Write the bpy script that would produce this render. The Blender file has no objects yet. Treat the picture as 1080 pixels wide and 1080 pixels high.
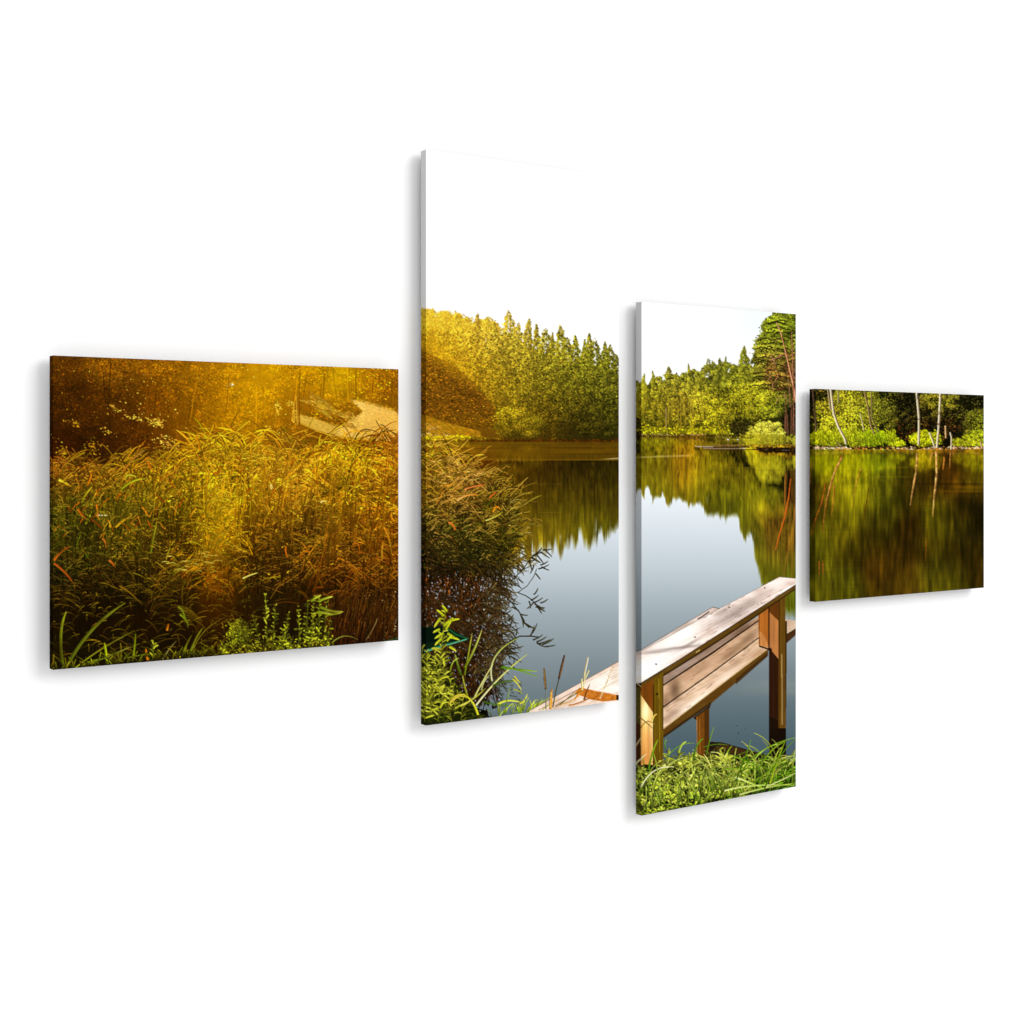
# Four-piece wall art on a white wall: lake, reeds, forest and a wooden jetty bench printed across the panels.
import bpy, bmesh, math
import numpy as np

# ----------------------------------------------------------------------------------------------
# 1. THE PICTURE PRINTED ON THE PANELS: painted here stroke by stroke on a sheet of paint, then
#    transferred to the print faces as a colour attribute.
# ----------------------------------------------------------------------------------------------
S = 3                                  # paint dots per drawing unit
X0, Y0, X1, Y1 = 36, 150, 1050, 872    # extent of the sheet in drawing units
W, H = (X1 - X0) * S, (Y1 - Y0) * S
rng = np.random.default_rng(7)
C = np.ones((H, W, 3), np.float32)     # the sheet
A = np.zeros((H, W), np.float32)       # where something solid stands (used for the mirror image in the lake)
CLIP = [X0, Y0, X1, Y1]

def U(a, b, n): return rng.uniform(a, b, n)
def N(m, s, n): return rng.normal(m, s, n)
def rgb(*c): return np.array(c, np.float32) / 255.0

def noise(cx, cy, seed, box=None):
    """smooth value noise; cell size cx, cy in drawing units"""
    x0, y0, x1, y1 = box or (X0, Y0, X1, Y1)
    w, h = int((x1 - x0) * S), int((y1 - y0) * S)
    r = np.random.default_rng(seed)
    gw, gh = int(w / (cx * S)) + 3, int(h / (cy * S)) + 3
    g = r.random((gh, gw)).astype(np.float32)
    u = np.arange(w) / (cx * S); v = np.arange(h) / (cy * S)
    iu, iv = u.astype(int), v.astype(int)
    fu, fv = (u - iu).astype(np.float32), (v - iv).astype(np.float32)
    fu = fu * fu * (3 - 2 * fu); fv = (fv * fv * (3 - 2 * fv))[:, None]
    a = g[iv][:, iu]; b = g[iv][:, iu + 1]; c = g[iv + 1][:, iu]; d = g[iv + 1][:, iu + 1]
    return (a * (1 - fu) + b * fu) * (1 - fv) + (c * (1 - fu) + d * fu) * fv

def fbm(c, seed, box=None, oct=4, asp=1.0):
    o = 0; t = 0
    for k in range(oct):
        a = 0.55 ** k
        o = o + a * noise(c / 2 ** k, c * asp / 2 ** k, seed + k, box); t += a
    return o / t

def win(box):
    x0, y0, x1, y1 = box
    return slice(int((y0 - Y0) * S), int((y1 - Y0) * S)), slice(int((x0 - X0) * S), int((x1 - X0) * S))

def grid(box):
    ys, xs = win(box)
    return (X0 + (np.arange(xs.start, xs.stop) + .5) / S)[None, :], (Y0 + (np.arange(ys.start, ys.stop) + .5) / S)[:, None]

def guide(pts, sig=28.0):
    """a colour chart: smooth colour field through (x, y, r, g, b) notes"""
    P = np.array(pts, np.float32)
    def f(x, y):
        x = np.asarray(x, np.float32).ravel(); y = np.asarray(y, np.float32).ravel()
        out = np.empty((x.size, 3), np.float32)
        for i in range(0, x.size, 200000):
            d = (x[i:i + 200000, None] - P[None, :, 0]) ** 2 + (y[i:i + 200000, None] - P[None, :, 1]) ** 2
            w = np.exp(-d / (2 * sig * sig)) + 1e-4 / (1 + d)
            out[i:i + 200000] = (w @ P[:, 2:5]) / w.sum(1)[:, None] / 255.0
        return out
    return f

def guide_fill(box, g, step=4):
    x0, y0, x1, y1 = box
    ys, xs = win(box)
    w, h = xs.stop - xs.start, ys.stop - ys.start
    gx = np.linspace(x0, x1, max(2, int((x1 - x0) / step))); gy = np.linspace(y0, y1, max(2, int((y1 - y0) / step)))
    XX, YY = np.meshgrid(gx, gy)
    F = g(XX, YY).reshape(len(gy), len(gx), 3)
    u = np.linspace(0, len(gx) - 1.001, w); v = np.linspace(0, len(gy) - 1.001, h)
    iu, iv = u.astype(int), v.astype(int); fu = (u - iu)[None, :, None]; fv = (v - iv)[:, None, None]
    return ((F[iv][:, iu] * (1 - fu) + F[iv][:, iu + 1] * fu) * (1 - fv) + (F[iv + 1][:, iu] * (1 - fu) + F[iv + 1][:, iu + 1] * fu) * fv).astype(np.float32)

def inpoly(P, box=None):
    P = np.asarray(P, float)
    if box is None:
        box = (max(X0, math.floor(P[:, 0].min())), max(Y0, math.floor(P[:, 1].min())), min(X1, math.ceil(P[:, 0].max())), min(Y1, math.ceil(P[:, 1].max())))
    gx, gy = grid(box)
    m = np.zeros((gy.shape[0], gx.shape[1]), bool)
    for i in range(len(P)):
        (xa, ya), (xb, yb) = P[i - 1], P[i]
        if ya == yb: continue
        c = (gy > min(ya, yb)) & (gy <= max(ya, yb))
        m ^= c & (gx < (xb - xa) * (gy - ya) / (yb - ya) + xa)
    return box, m

def poly(P, col, tex=None, alpha=1.0, solid=False):
    box, m = inpoly(P)
    ys, xs = win(box)
    col = np.asarray(col, np.float32)
    c = np.broadcast_to(col, m.shape + (3,)) if tex is None else tex(box, m.shape, col)
    a = (m * alpha)[..., None].astype(np.float32)
    C[ys, xs] = C[ys, xs] * (1 - a) + c * a
    if solid: A[ys, xs] = np.where(m, 1, A[ys, xs])

def put(px, py, col, solid=True, alpha=None):
    ix = ((px - X0) * S).astype(np.int32); iy = ((py - Y0) * S).astype(np.int32)
    ok = (px > CLIP[0]) & (px < CLIP[2]) & (py > CLIP[1]) & (py < CLIP[3]) & (ix >= 0) & (iy >= 0) & (ix < W) & (iy < H)
    ix, iy, col = ix[ok], iy[ok], col[ok]
    if alpha is None: C[iy, ix] = col
    else: C[iy, ix] = C[iy, ix] * (1 - alpha) + col * alpha
    if solid: A[iy, ix] = 1

def blades(x0, y0, x1, y1, x2, y2, w0, w1, c0, c1, chunk=300, solid=True, tip=0.8, rib=0.25, alpha=None):
    """curved tapering blades, drawn in order: root (0), bend (1), tip (2)"""
    n = len(x0)
    w0 = np.broadcast_to(w0, n); w1 = np.broadcast_to(w1, n)
    for i in range(0, n, chunk):
        s = slice(i, i + chunk)
        L = np.hypot(x1[s] - x0[s], y1[s] - y0[s]) + np.hypot(x2[s] - x1[s], y2[s] - y1[s])
        T = int(L.max() * S * 1.25) + 2
        K = int(max(w0[s].max(), w1[s].max()) * S * 1.5) + 1
        t = np.linspace(0, 1, T)[None, :]
        a, b, c = (1 - t) ** 2, 2 * t * (1 - t), t * t
        px = a * x0[s, None] + b * x1[s, None] + c * x2[s, None]
        py = a * y0[s, None] + b * y1[s, None] + c * y2[s, None]
        dx = 2 * (1 - t) * (x1[s] - x0[s])[:, None] + 2 * t * (x2[s] - x1[s])[:, None]
        dy = 2 * (1 - t) * (y1[s] - y0[s])[:, None] + 2 * t * (y2[s] - y1[s])[:, None]
        q = np.hypot(dx, dy) + 1e-6; nx, ny = -dy / q, dx / q
        w = (w0[s, None] * (1 - t) + w1[s, None] * t) * np.minimum(1, (1 - t) * 4 + .12) ** tip
        u = (np.linspace(-.5, .5, K) if K > 1 else np.zeros(1))[None, :, None]
        qx = px[:, None] + nx[:, None] * w[:, None] * u
        qy = py[:, None] + ny[:, None] * w[:, None] * u
        col = c0[s, None, None] * (1 - t)[:, None, :, None] + c1[s, None, None] * t[:, None, :, None]
        col = col * (1 + rib * np.sign(u)[..., None] * (1 if K > 1 else 0))
        col = np.broadcast_to(col, qx.shape + (3,))
        put(qx.ravel(), qy.ravel(), np.clip(col, 0, 1).reshape(-1, 3).astype(np.float32), solid, alpha)

def dabs(x, y, rx, ry, ang, col, chunk=4000, solid=True, alpha=None):
    """small leaf-shaped dabs"""
    n = len(x)
    rx = np.broadcast_to(rx, n); ry = np.broadcast_to(ry, n); ang = np.broadcast_to(ang, n)
    for i in range(0, n, chunk):
        s = slice(i, i + chunk)
        k = int(max(rx[s].max(), ry[s].max()) * S * 1.5) + 1
        g = np.linspace(-1, 1, 2 * k + 1) if k > 1 else np.linspace(-.6, .6, 2)
        gu, gv = np.meshgrid(g, g); m = gu ** 2 + gv ** 2 <= 1.0
        gu, gv = gu[m][None], gv[m][None]
        ca, sa = np.cos(ang[s])[:, None], np.sin(ang[s])[:, None]
        uu = gu * rx[s, None]; vv = gv * ry[s, None] * (1 - .55 * np.abs(gu))
        qx = x[s, None] + uu * ca - vv * sa; qy = y[s, None] + uu * sa + vv * ca
        cc = np.broadcast_to(col[s, None], qx.shape + (3,))
        put(qx.ravel(), qy.ravel(), np.clip(cc, 0, 1).reshape(-1, 3).astype(np.float32), solid, alpha)

def line(pts, w, col, **k):
    pts = np.array(pts, float)
    w = np.broadcast_to(w, len(pts))
    for (a, b, wa, wb) in zip(pts[:-1], pts[1:], w[:-1], w[1:]):
        m = (a + b) / 2
        blades(*[np.array([v]) for v in (a[0], a[1], m[0], m[1], b[0], b[1])], wa, wb, np.array([col]), np.array([col]), tip=0, **k)

def blur_box(F, ry, rx):
    """plain box blur of an array (rows radius ry, columns radius rx)"""
    for ax, r in ((0, ry), (1, rx)):
        if r < 1: continue
        P = np.pad(F, [(r + 1, r) if i == ax else (0, 0) for i in range(F.ndim)], mode='edge')
        cs = np.cumsum(P, axis=ax, dtype=np.float64)
        n = F.shape[ax]
        F = ((np.take(cs, range(2 * r + 1, 2 * r + 1 + n), ax) - np.take(cs, range(0, n), ax)) / (2 * r + 1)).astype(np.float32)
    return F

def screen(box, col, a):
    ys, xs = win(box)
    C[ys, xs] = 1 - (1 - C[ys, xs]) * (1 - a[..., None] * np.asarray(col, np.float32))

def mixc(box, col, a):
    ys, xs = win(box)
    C[ys, xs] = C[ys, xs] * (1 - a[..., None]) + np.asarray(col, np.float32) * a[..., None]

def vary(col, s, n, k=0.06):
    """random brightness and slight hue shifts"""
    b = np.exp(N(0, s, n))[:, None]
    return col * b * (1 + N(0, k, (n, 1)) * np.array([[.6, -.3, .5]]))

# ---- foliage ------------------------------------------------------------------------------
def conifer(x, top, base, hw, g, n=None, dark=0.5, light=1.5, lean=0.0, lit=-1, r=(.5, 1.1), fat=.7):
    h = base - top
    n = int((n or int(h * hw * 3.2)) * 1.7)
    t = rng.random(n) ** .62
    ph = rng.random(6) * 6.28
    prof = (t ** fat) * hw
    side = np.where(rng.random(n) < .5, -1, 1)
    bough = .5 + .5 * np.sin(t * h * .85 + ph[0] + side * 1.3 + 1.4 * np.sin(t * 9 + ph[1]))
    prof = prof * (.5 + .5 * bough) * (1 + .3 * np.sin(t * 7 + ph[2] + side)) * np.where(rng.random(n) < .06, 1.35, 1)
    e = rng.random(n) ** .65 * side
    px = x + e * prof + lean * (1 - t) * h + .8 * np.sin(t * 5 + ph[3]); py = top + t * h + np.abs(e) * prof * .25 + N(0, .8, n)
    lum = .5 + .4 * e * lit * .7 + .45 * (bough - .5) + N(0, .22, n)
    clump = np.sin(px * .9 + x) * np.sin(py * .7 + top) * .22 + np.random.default_rng(int(x * 97 + top * 31)).normal(0, .13)
    lum = dark + (light - dark) * np.clip(lum + clump, 0, 1.25)
    col = vary(g(px, py) * lum[:, None], .15, n)
    o = np.argsort(lum + rng.random(n) * .9, kind='stable')
    rr = U(r[0] * .72, r[1] * .8, n)
    dabs(px[o], py[o], rr[o], rr[o] * .5, (N(0, .6, n) + e * .7)[o], col[o])

def crown(x, y, rx, ry, g, clumps=26, per=90, dark=.35, light=1.6, r=(.6, 1.3), lit=(-.5, -.8), cr=.3):
    """broad-leaved crown: ragged leaf clumps, each brighter on the sunny side, with holes between them"""
    th = U(0, 6.283, clumps); rad = rng.random(clumps) ** .5
    cx = x + np.cos(th) * rad * rx * .88; cy = y + np.sin(th) * rad * ry * .88
    tone = N(0, .16, clumps); per = int(per * 1.5)
    o = np.argsort(cy + rng.random(clumps) * ry * .8)
    for i in o:
        n = per
        R = min(rx, ry) * cr * rng.uniform(.6, 1.4)
        dx, dy = N(0, .62, n) * R * 1.2, N(0, .5, n) * R * .9
        dy = dy + np.abs(dx) * .25
        lum = .5 + tone[i] + .30 * (dx * lit[0] + dy * lit[1]) / R + N(0, .30, n)
        lum = dark + (light - dark) * np.clip(lum, 0, 1.3)
        px, py = cx[i] + dx, cy[i] + dy
        col = vary(g(px, py) * lum[:, None], .16, n)
        oo = np.argsort(lum + rng.random(n) * 1.3)
        rr = U(r[0] * .78, r[1] * .85, n)
        dabs(px[oo], py[oo], rr[oo], rr[oo] * .55, U(-1.2, 1.2, n), col[oo])

def speckle(box, n, g, mul, r, s=.3, ang=(-.9, .9), mask=None, asp=.5):
    x = U(box[0], box[2], n); y = U(box[1], box[3], n)
    if mask is not None:
        k = mask(x, y); x, y = x[k], y[k]
    if len(x):
        k = A[((y - Y0) * S).astype(int).clip(0, H - 1), ((x - X0) * S).astype(int).clip(0, W - 1)] > 0; x, y = x[k], y[k]
    n = len(x)
    if n == 0: return
    rr = U(r[0], r[1], n)
    dabs(x, y, rr, rr * asp, U(ang[0], ang[1], n), vary(g(x, y) * U(mul[0], mul[1], n)[:, None], s, n))

def nz(field_box, cell, seed, lo, hi):
    F = fbm(cell, seed, field_box, 3)
    def f(x, y):
        ix = np.clip(((x - field_box[0]) * S).astype(int), 0, F.shape[1] - 1); iy = np.clip(((y - field_box[1]) * S).astype(int), 0, F.shape[0] - 1)
        return F[iy, ix] > lo + (hi - lo) * rng.random(len(x))
    return f

def reflect(box, shore, sky, tint=(.9, .86, .7), amp=1.0, blur0=1.0, blurk=.10, seed=50, asp=1.0):
    """mirror image of what stands behind the shore line, smeared downwards as on calm water"""
    x0, y0, x1, y1 = box
    ys, xs = win(box)
    w, h = xs.stop - xs.start, ys.stop - ys.start
    gx, gy = grid(box)
    sh = shore(gx)                                      # 1 x w
    d = (gy - sh)                                       # h x w, drawing units below the shore
    jit = (noise(60, 1.4, seed, box) - .5) * (1.0 + .03 * np.clip(d, 0, 200)) * amp + (noise(26, .7, seed + 3, box) - .5) * (.5 + .03 * np.clip(d, 0, 200)) * amp
    if callable(asp): asp = asp(gx)
    sy = sh - d * asp + jit * 2
    jx = (noise(1.2, 30, seed + 1, box) - .5) * 2.5 * amp + (noise(22, 1.0, seed + 2, box) - .5) * .02 * np.clip(d, 0, 200)
    iy = np.clip(((sy - Y0) * S).astype(int), 0, H - 1)
    ix = np.clip(((gx + jx - X0) * S).astype(int), xs.start, xs.stop - 1)
    R = C[iy, ix]; M = A[iy, ix]
    R = R * M[..., None]                                # premultiplied
    B = np.concatenate([R, M[..., None]], 2)
    cs = np.concatenate([np.zeros((1, w, 4)), np.cumsum(B, 0, dtype=np.float64)], 0)
    rad = (blur0 + blurk * np.clip(d, 0, 400)) * S * (.5 + noise(2.2, 14, seed + 5, box))
    r0 = np.arange(h)[:, None]
    a = np.clip((r0 - rad).astype(int), 0, h - 1); b = np.clip((r0 + rad).astype(int) + 1, 1, h)
    cc = np.arange(w)[None, :]
    B = ((cs[b, cc] - cs[a, cc]) / (b - a)[..., None]).astype(np.float32)
    m = np.clip(B[..., 3:4], 0, 1); col = B[..., :3] / np.maximum(m, 1e-3)
    col = col ** 1.12 * np.array(tint, np.float32)
    st = (noise(1.3, 12, seed + 7, box) - .5) * .26 + (noise(2.6, 26, seed + 9, box) - .5) * .16 + (noise(16, .8, seed + 8, box) - .5) * .06
    col = col * (1 + st[..., None])
    skyc = sky(gx, gy, w, h)
    m = np.clip((m - .5) * 1.7 + .5, 0, 1)
    out = col * m + skyc * (1 - m)
    below = (d > 0)[..., None]
    C[ys, xs] = np.where(below, out, C[ys, xs])

def sky_water(gx, gy, w, h):
    yk = [455, 500, 540, 560, 600, 650, 700, 750, 800, 860]
    v = [(238, 242, 245), (230, 235, 239), (214, 221, 226), (204, 212, 218), (183, 193, 199), (150, 162, 168), (124, 136, 141), (99, 113, 118), (76, 92, 99), (58, 72, 78)]
    v = np.array(v, np.float32) / 255
    y = (gy + 0 * gx).ravel()
    o = np.stack([np.interp(y, yk, v[:, k]) for k in range(3)], 1).reshape(h, w, 3)
    return o.astype(np.float32)

# ---- the parts of the picture -----------------------------------------------------------------
def paint_far_forest():
    """sky, far wood and shore (upper parts of the two tall panels)"""
    global CLIP
    # faint blue haze in the sky
    for box, a in (((600, 180, 665, 260), .03), ((740, 320, 850, 420), .10)):
        gx, gy = grid(box)
        f = np.clip(1 - np.hypot((gx - (box[0] + box[2]) / 2 - 10) / 60, (gy - box[1] - 15) / 60), 0, 1)
        mixc(box, rgb(215, 238, 252), (f * a * 3).astype(np.float32).clip(0, .6))
    # --- tall panel with the reeds -------------------------------------------------------------
    CLIP = [438, Y0, 662, 466]
    g2 = guide([(450, 330, 226, 186, 62), (470, 350, 212, 168, 40), (500, 350, 205, 162, 45), (540, 360, 172, 145, 38), (580, 370, 150, 135, 32), (620, 380, 128, 122, 26), (650, 400, 100, 98, 22),
                (450, 375, 200, 140, 12), (480, 390, 184, 134, 18), (520, 400, 150, 118, 18), (560, 400, 122, 104, 18), (600, 410, 102, 92, 15), (640, 420, 84, 78, 14),
                (450, 410, 128, 78, 8), (480, 420, 118, 74, 8), (510, 440, 112, 76, 8), (540, 440, 120, 104, 14), (570, 440, 78, 60, 8), (610, 440, 62, 52, 8), (645, 445, 52, 50, 8),
                (460, 440, 128, 80, 10), (500, 455, 104, 62, 8), (560, 460, 66, 42, 6), (620, 460, 50, 40, 6)], 20)
    top = lambda x: np.interp(x, [438, 450, 470, 500, 534, 560, 600, 640, 660], [322, 328, 332, 338, 341, 352, 364, 368, 384])
    # ground mass of the wood
    box = (438, 300, 662, 466); gx, gy = grid(box); ys, xs = win(box)
    m = gy > top(gx) + 15 + (noise(5, 300, 3, box) - .5) * 14 + (noise(1.2, 300, 4, box) - .5) * 4
    F = guide_fill(box, g2) * (.62 + .35 * fbm(5, 11, box)[..., None])
    C[ys, xs] = np.where(m[..., None], F, C[ys, xs]); A[ys, xs] = np.where(m, 1, A[ys, xs])
    trees = [(446, 320, 10), (455, 317, 12), (468, 328, 11), (479, 325, 12), (490, 331, 12), (502, 324, 13), (512, 334, 12), (521, 336, 13), (534, 322, 14), (545, 340, 11), (556, 335, 14), (566, 343, 11), (575, 341, 13),
             (584, 347, 10), (592, 340, 11), (600, 350, 10), (607, 348, 12), (616, 355, 11), (622, 347, 10), (630, 357, 12), (638, 355, 11), (646, 364, 11), (652, 370, 10), (659, 376, 10)]
    for x in np.linspace(440, 522, 22):
        t = top(x) + rng.uniform(-4, 8); crown(x, t + 8, rng.uniform(5, 9), rng.uniform(7, 12), g2, clumps=14, per=46, dark=.75, light=1.35, r=(.4, .9), cr=.42)
    for x, t, hw in trees:
        if x < 530 and rng.random() < .3: continue
        conifer(x + rng.uniform(-2, 2), t + rng.uniform(-3, 8), t + 74, hw * rng.uniform(1.0, 2.0), g2, dark=.62, light=1.36, n=1900, fat=rng.uniform(.45, .95))
    for k in range(80):
        x = rng.uniform(440, 660); t = top(x) + rng.uniform(10, 62)
        if rng.random() < .5: conifer(x, t, t + rng.uniform(30, 50), rng.uniform(8, 14), g2, dark=.58, light=1.35, n=620, fat=.5)
        else: crown(x, t + 12, rng.uniform(7, 12), rng.uniform(9, 15), g2, clumps=14, per=60, dark=.55, light=1.45, r=(.45, 1.1))
    # bare pale trunks
    for k in range(14):
        x = rng.uniform(470, 655); y = rng.uniform(375, 425); l = rng.uniform(8, 26)
        c = g2([x], [y])[0] * 1.35
        line([(x, y), (x + rng.uniform(-.8, .8), y + l)], rng.uniform(.35, .7), c)
    for k in range(26):
        x = rng.uniform(535, 662); y = rng.uniform(415, 450)
        crown(x, y, rng.uniform(8, 15), rng.uniform(7, 12), g2, clumps=12, per=60, dark=.45, light=1.5, r=(.45, 1.0))
    speckle((440, 350, 662, 460), 3800, g2, (.45, .8), (.5, 1.3))
    speckle((440, 340, 662, 450), 2000, g2, (1.2, 1.75), (.35, .8), mask=nz((440, 340, 662, 450), 14, 5, .45, .7))
    # brown hillside wood on the left, under a straight edge
    P = [(438, 366), (450, 372), (478, 384), (500, 404), (520, 428), (528, 448), (532, 464), (438, 464)]
    poly(P, rgb(98, 60, 8), alpha=.66)
    _, hm = inpoly(P, (438, 360, 540, 466))
    inh = lambda x, y: hm[np.clip(((y - 360) * S).astype(int), 0, hm.shape[0] - 1), np.clip(((x - 438) * S).astype(int), 0, hm.shape[1] - 1)]
    gh = guide([(450, 385, 128, 80, 10), (460, 400, 130, 84, 12), (490, 410, 112, 68, 10), (450, 430, 118, 72, 8), (480, 435, 108, 62, 8), (515, 440, 110, 70, 10)], 20)
    speckle((438, 362, 532, 452), 3600, gh, (.55, .9), (.6, 1.5), mask=inh, ang=(-.1, .9), asp=.35)
    speckle((438, 372, 528, 448), 1700, gh, (1.05, 1.35), (.4, 1.1), mask=inh, ang=(-.8, .4), asp=.3)
    # round bush by the shore
    gb = guide([(530, 430, 128, 108, 14), (560, 440, 104, 88, 12), (540, 455, 76, 60, 8), (590, 440, 70, 56, 8)], 14)
    crown(541, 444, 17, 16, gb, clumps=34, per=80, dark=.5, light=1.7, r=(.5, 1.1))
    crown(562, 448, 12, 12, gb, clumps=20, per=60, dark=.5, light=1.5, r=(.5, 1.0))
    # sunlit slope
    poly([(438, 436), (450, 438), (480, 449), (500, 456), (512, 461), (438, 463)], rgb(150, 100, 12), alpha=.85, solid=True)
    poly([(438, 441), (450, 445), (465, 451), (480, 459), (490, 463), (438, 464)], rgb(204, 148, 66), alpha=.9, solid=True)
    gs = guide([(450, 455, 205, 150, 85), (480, 460, 190, 140, 50)], 20)
    _, sm = inpoly([(438, 442), (450, 446), (465, 452), (482, 460), (438, 463)], (438, 440, 510, 466))
    ins = lambda x, y: sm[np.clip(((y - 440) * S).astype(int), 0, sm.shape[0] - 1), np.clip(((x - 438) * S).astype(int), 0, sm.shape[1] - 1)]
    speckle((438, 440, 492, 464), 700, gs, (.7, 1.25), (.6, 1.6), mask=ins, ang=(-.1, .5), asp=.35)
    n = 500; x = U(438, 506, n); y = 437 + (x - 438) * .27 + rng.random(n) * (20 - (x - 438) * .22)
    dabs(x, y, U(.8, 2.4, n), U(.3, .6, n), U(.1, .6, n), vary(np.tile(rgb(158, 108, 14), (n, 1)), .14, n))
    n = 420; x = U(438, 496, n); y = 461.6 + N(0, 1.0, n) - np.clip(x - 480, 0, 20) * .02
    dabs(x, y, U(.6, 1.4, n), U(.4, .8, n), U(-.6, .6, n), vary(np.tile(rgb(206, 172, 12), (n, 1)), .22, n))
    n = 420; x = U(494, 662, n); y = 464.6 + N(0, .5, n)
    dabs(x, y, U(.6, 1.6, n), U(.3, .6, n), N(0, .1, n), vary(np.tile(rgb(66, 34, 4), (n, 1)), .3, n))
    n = 60; x = U(480, 530, n); y = 462.5 + N(0, .7, n)
    dabs(x, y, U(.6, 1.2, n), U(.4, .8, n), N(0, .3, n), vary(np.tile(rgb(120, 96, 10), (n, 1)), .2, n))
    CLIP = [X0, Y0, X1, Y1]

def paint_right_forest():
    global CLIP
    CLIP = [664, Y0, 848, 476]
    g = guide([(680, 405, 120, 115, 23), (700, 400, 127, 120, 30), (730, 400, 120, 115, 27), (755, 395, 104, 103, 25), (785, 380, 96, 96, 21), (815, 350, 94, 99, 19), (835, 340, 89, 96, 19), (815, 385, 104, 92, 28), (836, 400, 79, 56, 23),
               (680, 430, 129, 113, 19), (700, 430, 113, 99, 18), (722, 430, 144, 118, 30), (745, 430, 137, 125, 18), (775, 430, 125, 116, 18), (800, 425, 137, 130, 21), (825, 430, 96, 104, 21), (838, 440, 43, 39, 10),
               (675, 450, 60, 60, 9), (700, 452, 89, 82, 10), (725, 450, 104, 92, 14), (745, 450, 144, 132, 18), (770, 452, 91, 82, 12), (785, 450, 56, 53, 10), (835, 455, 41, 36, 9)], 13)
    top = lambda x: np.interp(x, [664, 676, 690, 703, 727, 747, 757, 770, 785, 793, 800, 812, 848], [400, 398, 395, 390, 388, 384, 380, 381, 370, 382, 362, 345, 336])
    box = (664, 320, 848, 476); gx, gy = grid(box); ys, xs = win(box)
    m = (gy > top(gx) + 12 + (noise(4, 300, 31, box) - .5) * 10) & (gy < 460 + np.clip((gx - 775) * .9, 3, 13))
    F = guide_fill(box, g) * (.42 + .35 * fbm(5, 12, box)[..., None])
    C[ys, xs] = np.where(m[..., None], F, C[ys, xs]); A[ys, xs] = np.where(m, 1, A[ys, xs])
    for x, t, hw in [(667, 397, 7), (674, 396, 8), (681, 394, 8), (689, 391, 8), (697, 391, 9), (705, 388, 9), (713, 392, 8), (720, 389, 8), (728, 384, 8), (735, 391, 7), (741, 386, 8), (747, 380, 9), (757, 377, 9), (765, 378, 9), (773, 378, 8)]:
        conifer(x + rng.uniform(-2, 2), t + rng.uniform(-2, 8), t + 50, hw * rng.uniform(.9, 1.9), g, dark=.42, light=1.4, n=1300, fat=rng.uniform(.45, .95), r=(.4, 1.0))
        if rng.random() < .5: crown(x + 4, t + 11, rng.uniform(5, 8), rng.uniform(5, 8), g, clumps=12, per=40, dark=.4, light=1.45, r=(.4, .9))
    for k in range(34):
        x = rng.uniform(666, 760); t = rng.uniform(402, 428)
        if rng.random() < .5: conifer(x, t, t + rng.uniform(22, 34), rng.uniform(5, 9), g, dark=.45, light=1.4, n=400, fat=.5)
        else: crown(x, t + 14, rng.uniform(5, 8), rng.uniform(9, 14), g, clumps=16, per=50, dark=.42, light=1.5, r=(.4, .95))
    conifer(785, 366, 446, 17, g, dark=.38, light=1.45, n=4200, r=(.45, 1.1), fat=.55)
    for (x, y, rx, ry) in [(742, 432, 11, 22), (756, 424, 12, 20), (765, 440, 13, 14), (777, 415, 14, 18), (790, 420, 13, 20), (800, 430, 16, 16), (815, 428, 14, 15), (806, 412, 14, 14), (826, 415, 12, 16)]:
        crown(x, y, rx, ry, g, clumps=34, per=80, dark=.3, light=1.6, r=(.45, 1.0))
    # tall pine at the right
    poly([(826, 340), (848, 338), (848, 400), (838, 408), (824, 402), (812, 404), (806, 392), (811, 370), (820, 352)], rgb(60, 58, 14), alpha=.9, solid=True)
    for (x, y, rx, ry) in [(818, 336, 6, 4), (827, 334, 8, 4), (838, 336, 8, 5), (810, 345, 5, 4), (805, 361, 5, 4), (800, 377, 6, 5), (828, 346, 12, 12), (832, 360, 14, 12), (818, 372, 14, 12), (830, 400, 14, 14), (840, 340, 8, 8), (816, 352, 10, 8)]:
        crown(x, y, rx, ry, g, clumps=20, per=70, dark=.25, light=1.35, r=(.4, 1.0), cr=.5)
    for (x, y, l) in [(816, 331, 9), (824, 330, 8), (832, 332, 9), (814, 347, 9), (809, 356, 8), (812, 343, 9), (806, 351, 8), (804, 359, 9), (802, 364, 8), (801, 373, 8), (800, 382, 9), (808, 338, 8), (816, 335, 8)]:
        n = 70; t = rng.random(n); px = x - 1 + t * l; py = y + t * 2.5 + N(0, .9, n) - 1
        dabs(px, py, U(.5, 1.1, n), U(.3, .6, n), U(-.6, .9, n), vary(g(px + 6, py) * U(.5, 1.4, n)[:, None], .15, n))
    for (x, y, rx, ry) in [(828, 338, 18, 8), (815, 342, 10, 7), (838, 350, 12, 10), (812, 356, 11, 9), (806, 363, 9, 6), (824, 362, 12, 9), (808, 374, 12, 8), (838, 372, 10, 10), (820, 380, 12, 9), (808, 388, 11, 8), (832, 388, 12, 9), (812, 398, 12, 8), (800, 392, 9, 8)]:
        crown(x, y, rx, ry, g, clumps=17, per=70, dark=.28, light=1.7, r=(.45, 1.0), cr=.4)
    for k in range(70):
        y = rng.uniform(334, 408); xl = np.interp(y, [332, 345, 360, 380, 408], [815, 806, 802, 800, 796]); x = rng.uniform(xl, 842); l = rng.uniform(5, 10); m = 60
        t = U(-1, 1, m); px = x + t * l; py = y + np.abs(t) * 2.2 + N(0, .55, m); b = rng.uniform(.9, 2.1)
        dabs(px, py + 1.3, U(.4, 1.0, m), U(.3, .5, m), U(-.5, .5, m), vary(g(px, py) * .4, .2, m)); dabs(px, py, U(.4, .9, m), U(.25, .45, m), U(-.7, .7, m), vary(g(px, py) * b, .16, m))
    gr = guide([(820, 385, 118, 72, 34)], 30)
    speckle((806, 372, 846, 412), 700, gr, (.4, 1.3), (.4, 1.0), mask=nz((806, 372, 846, 412), 8, 9, .4, .6))
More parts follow.
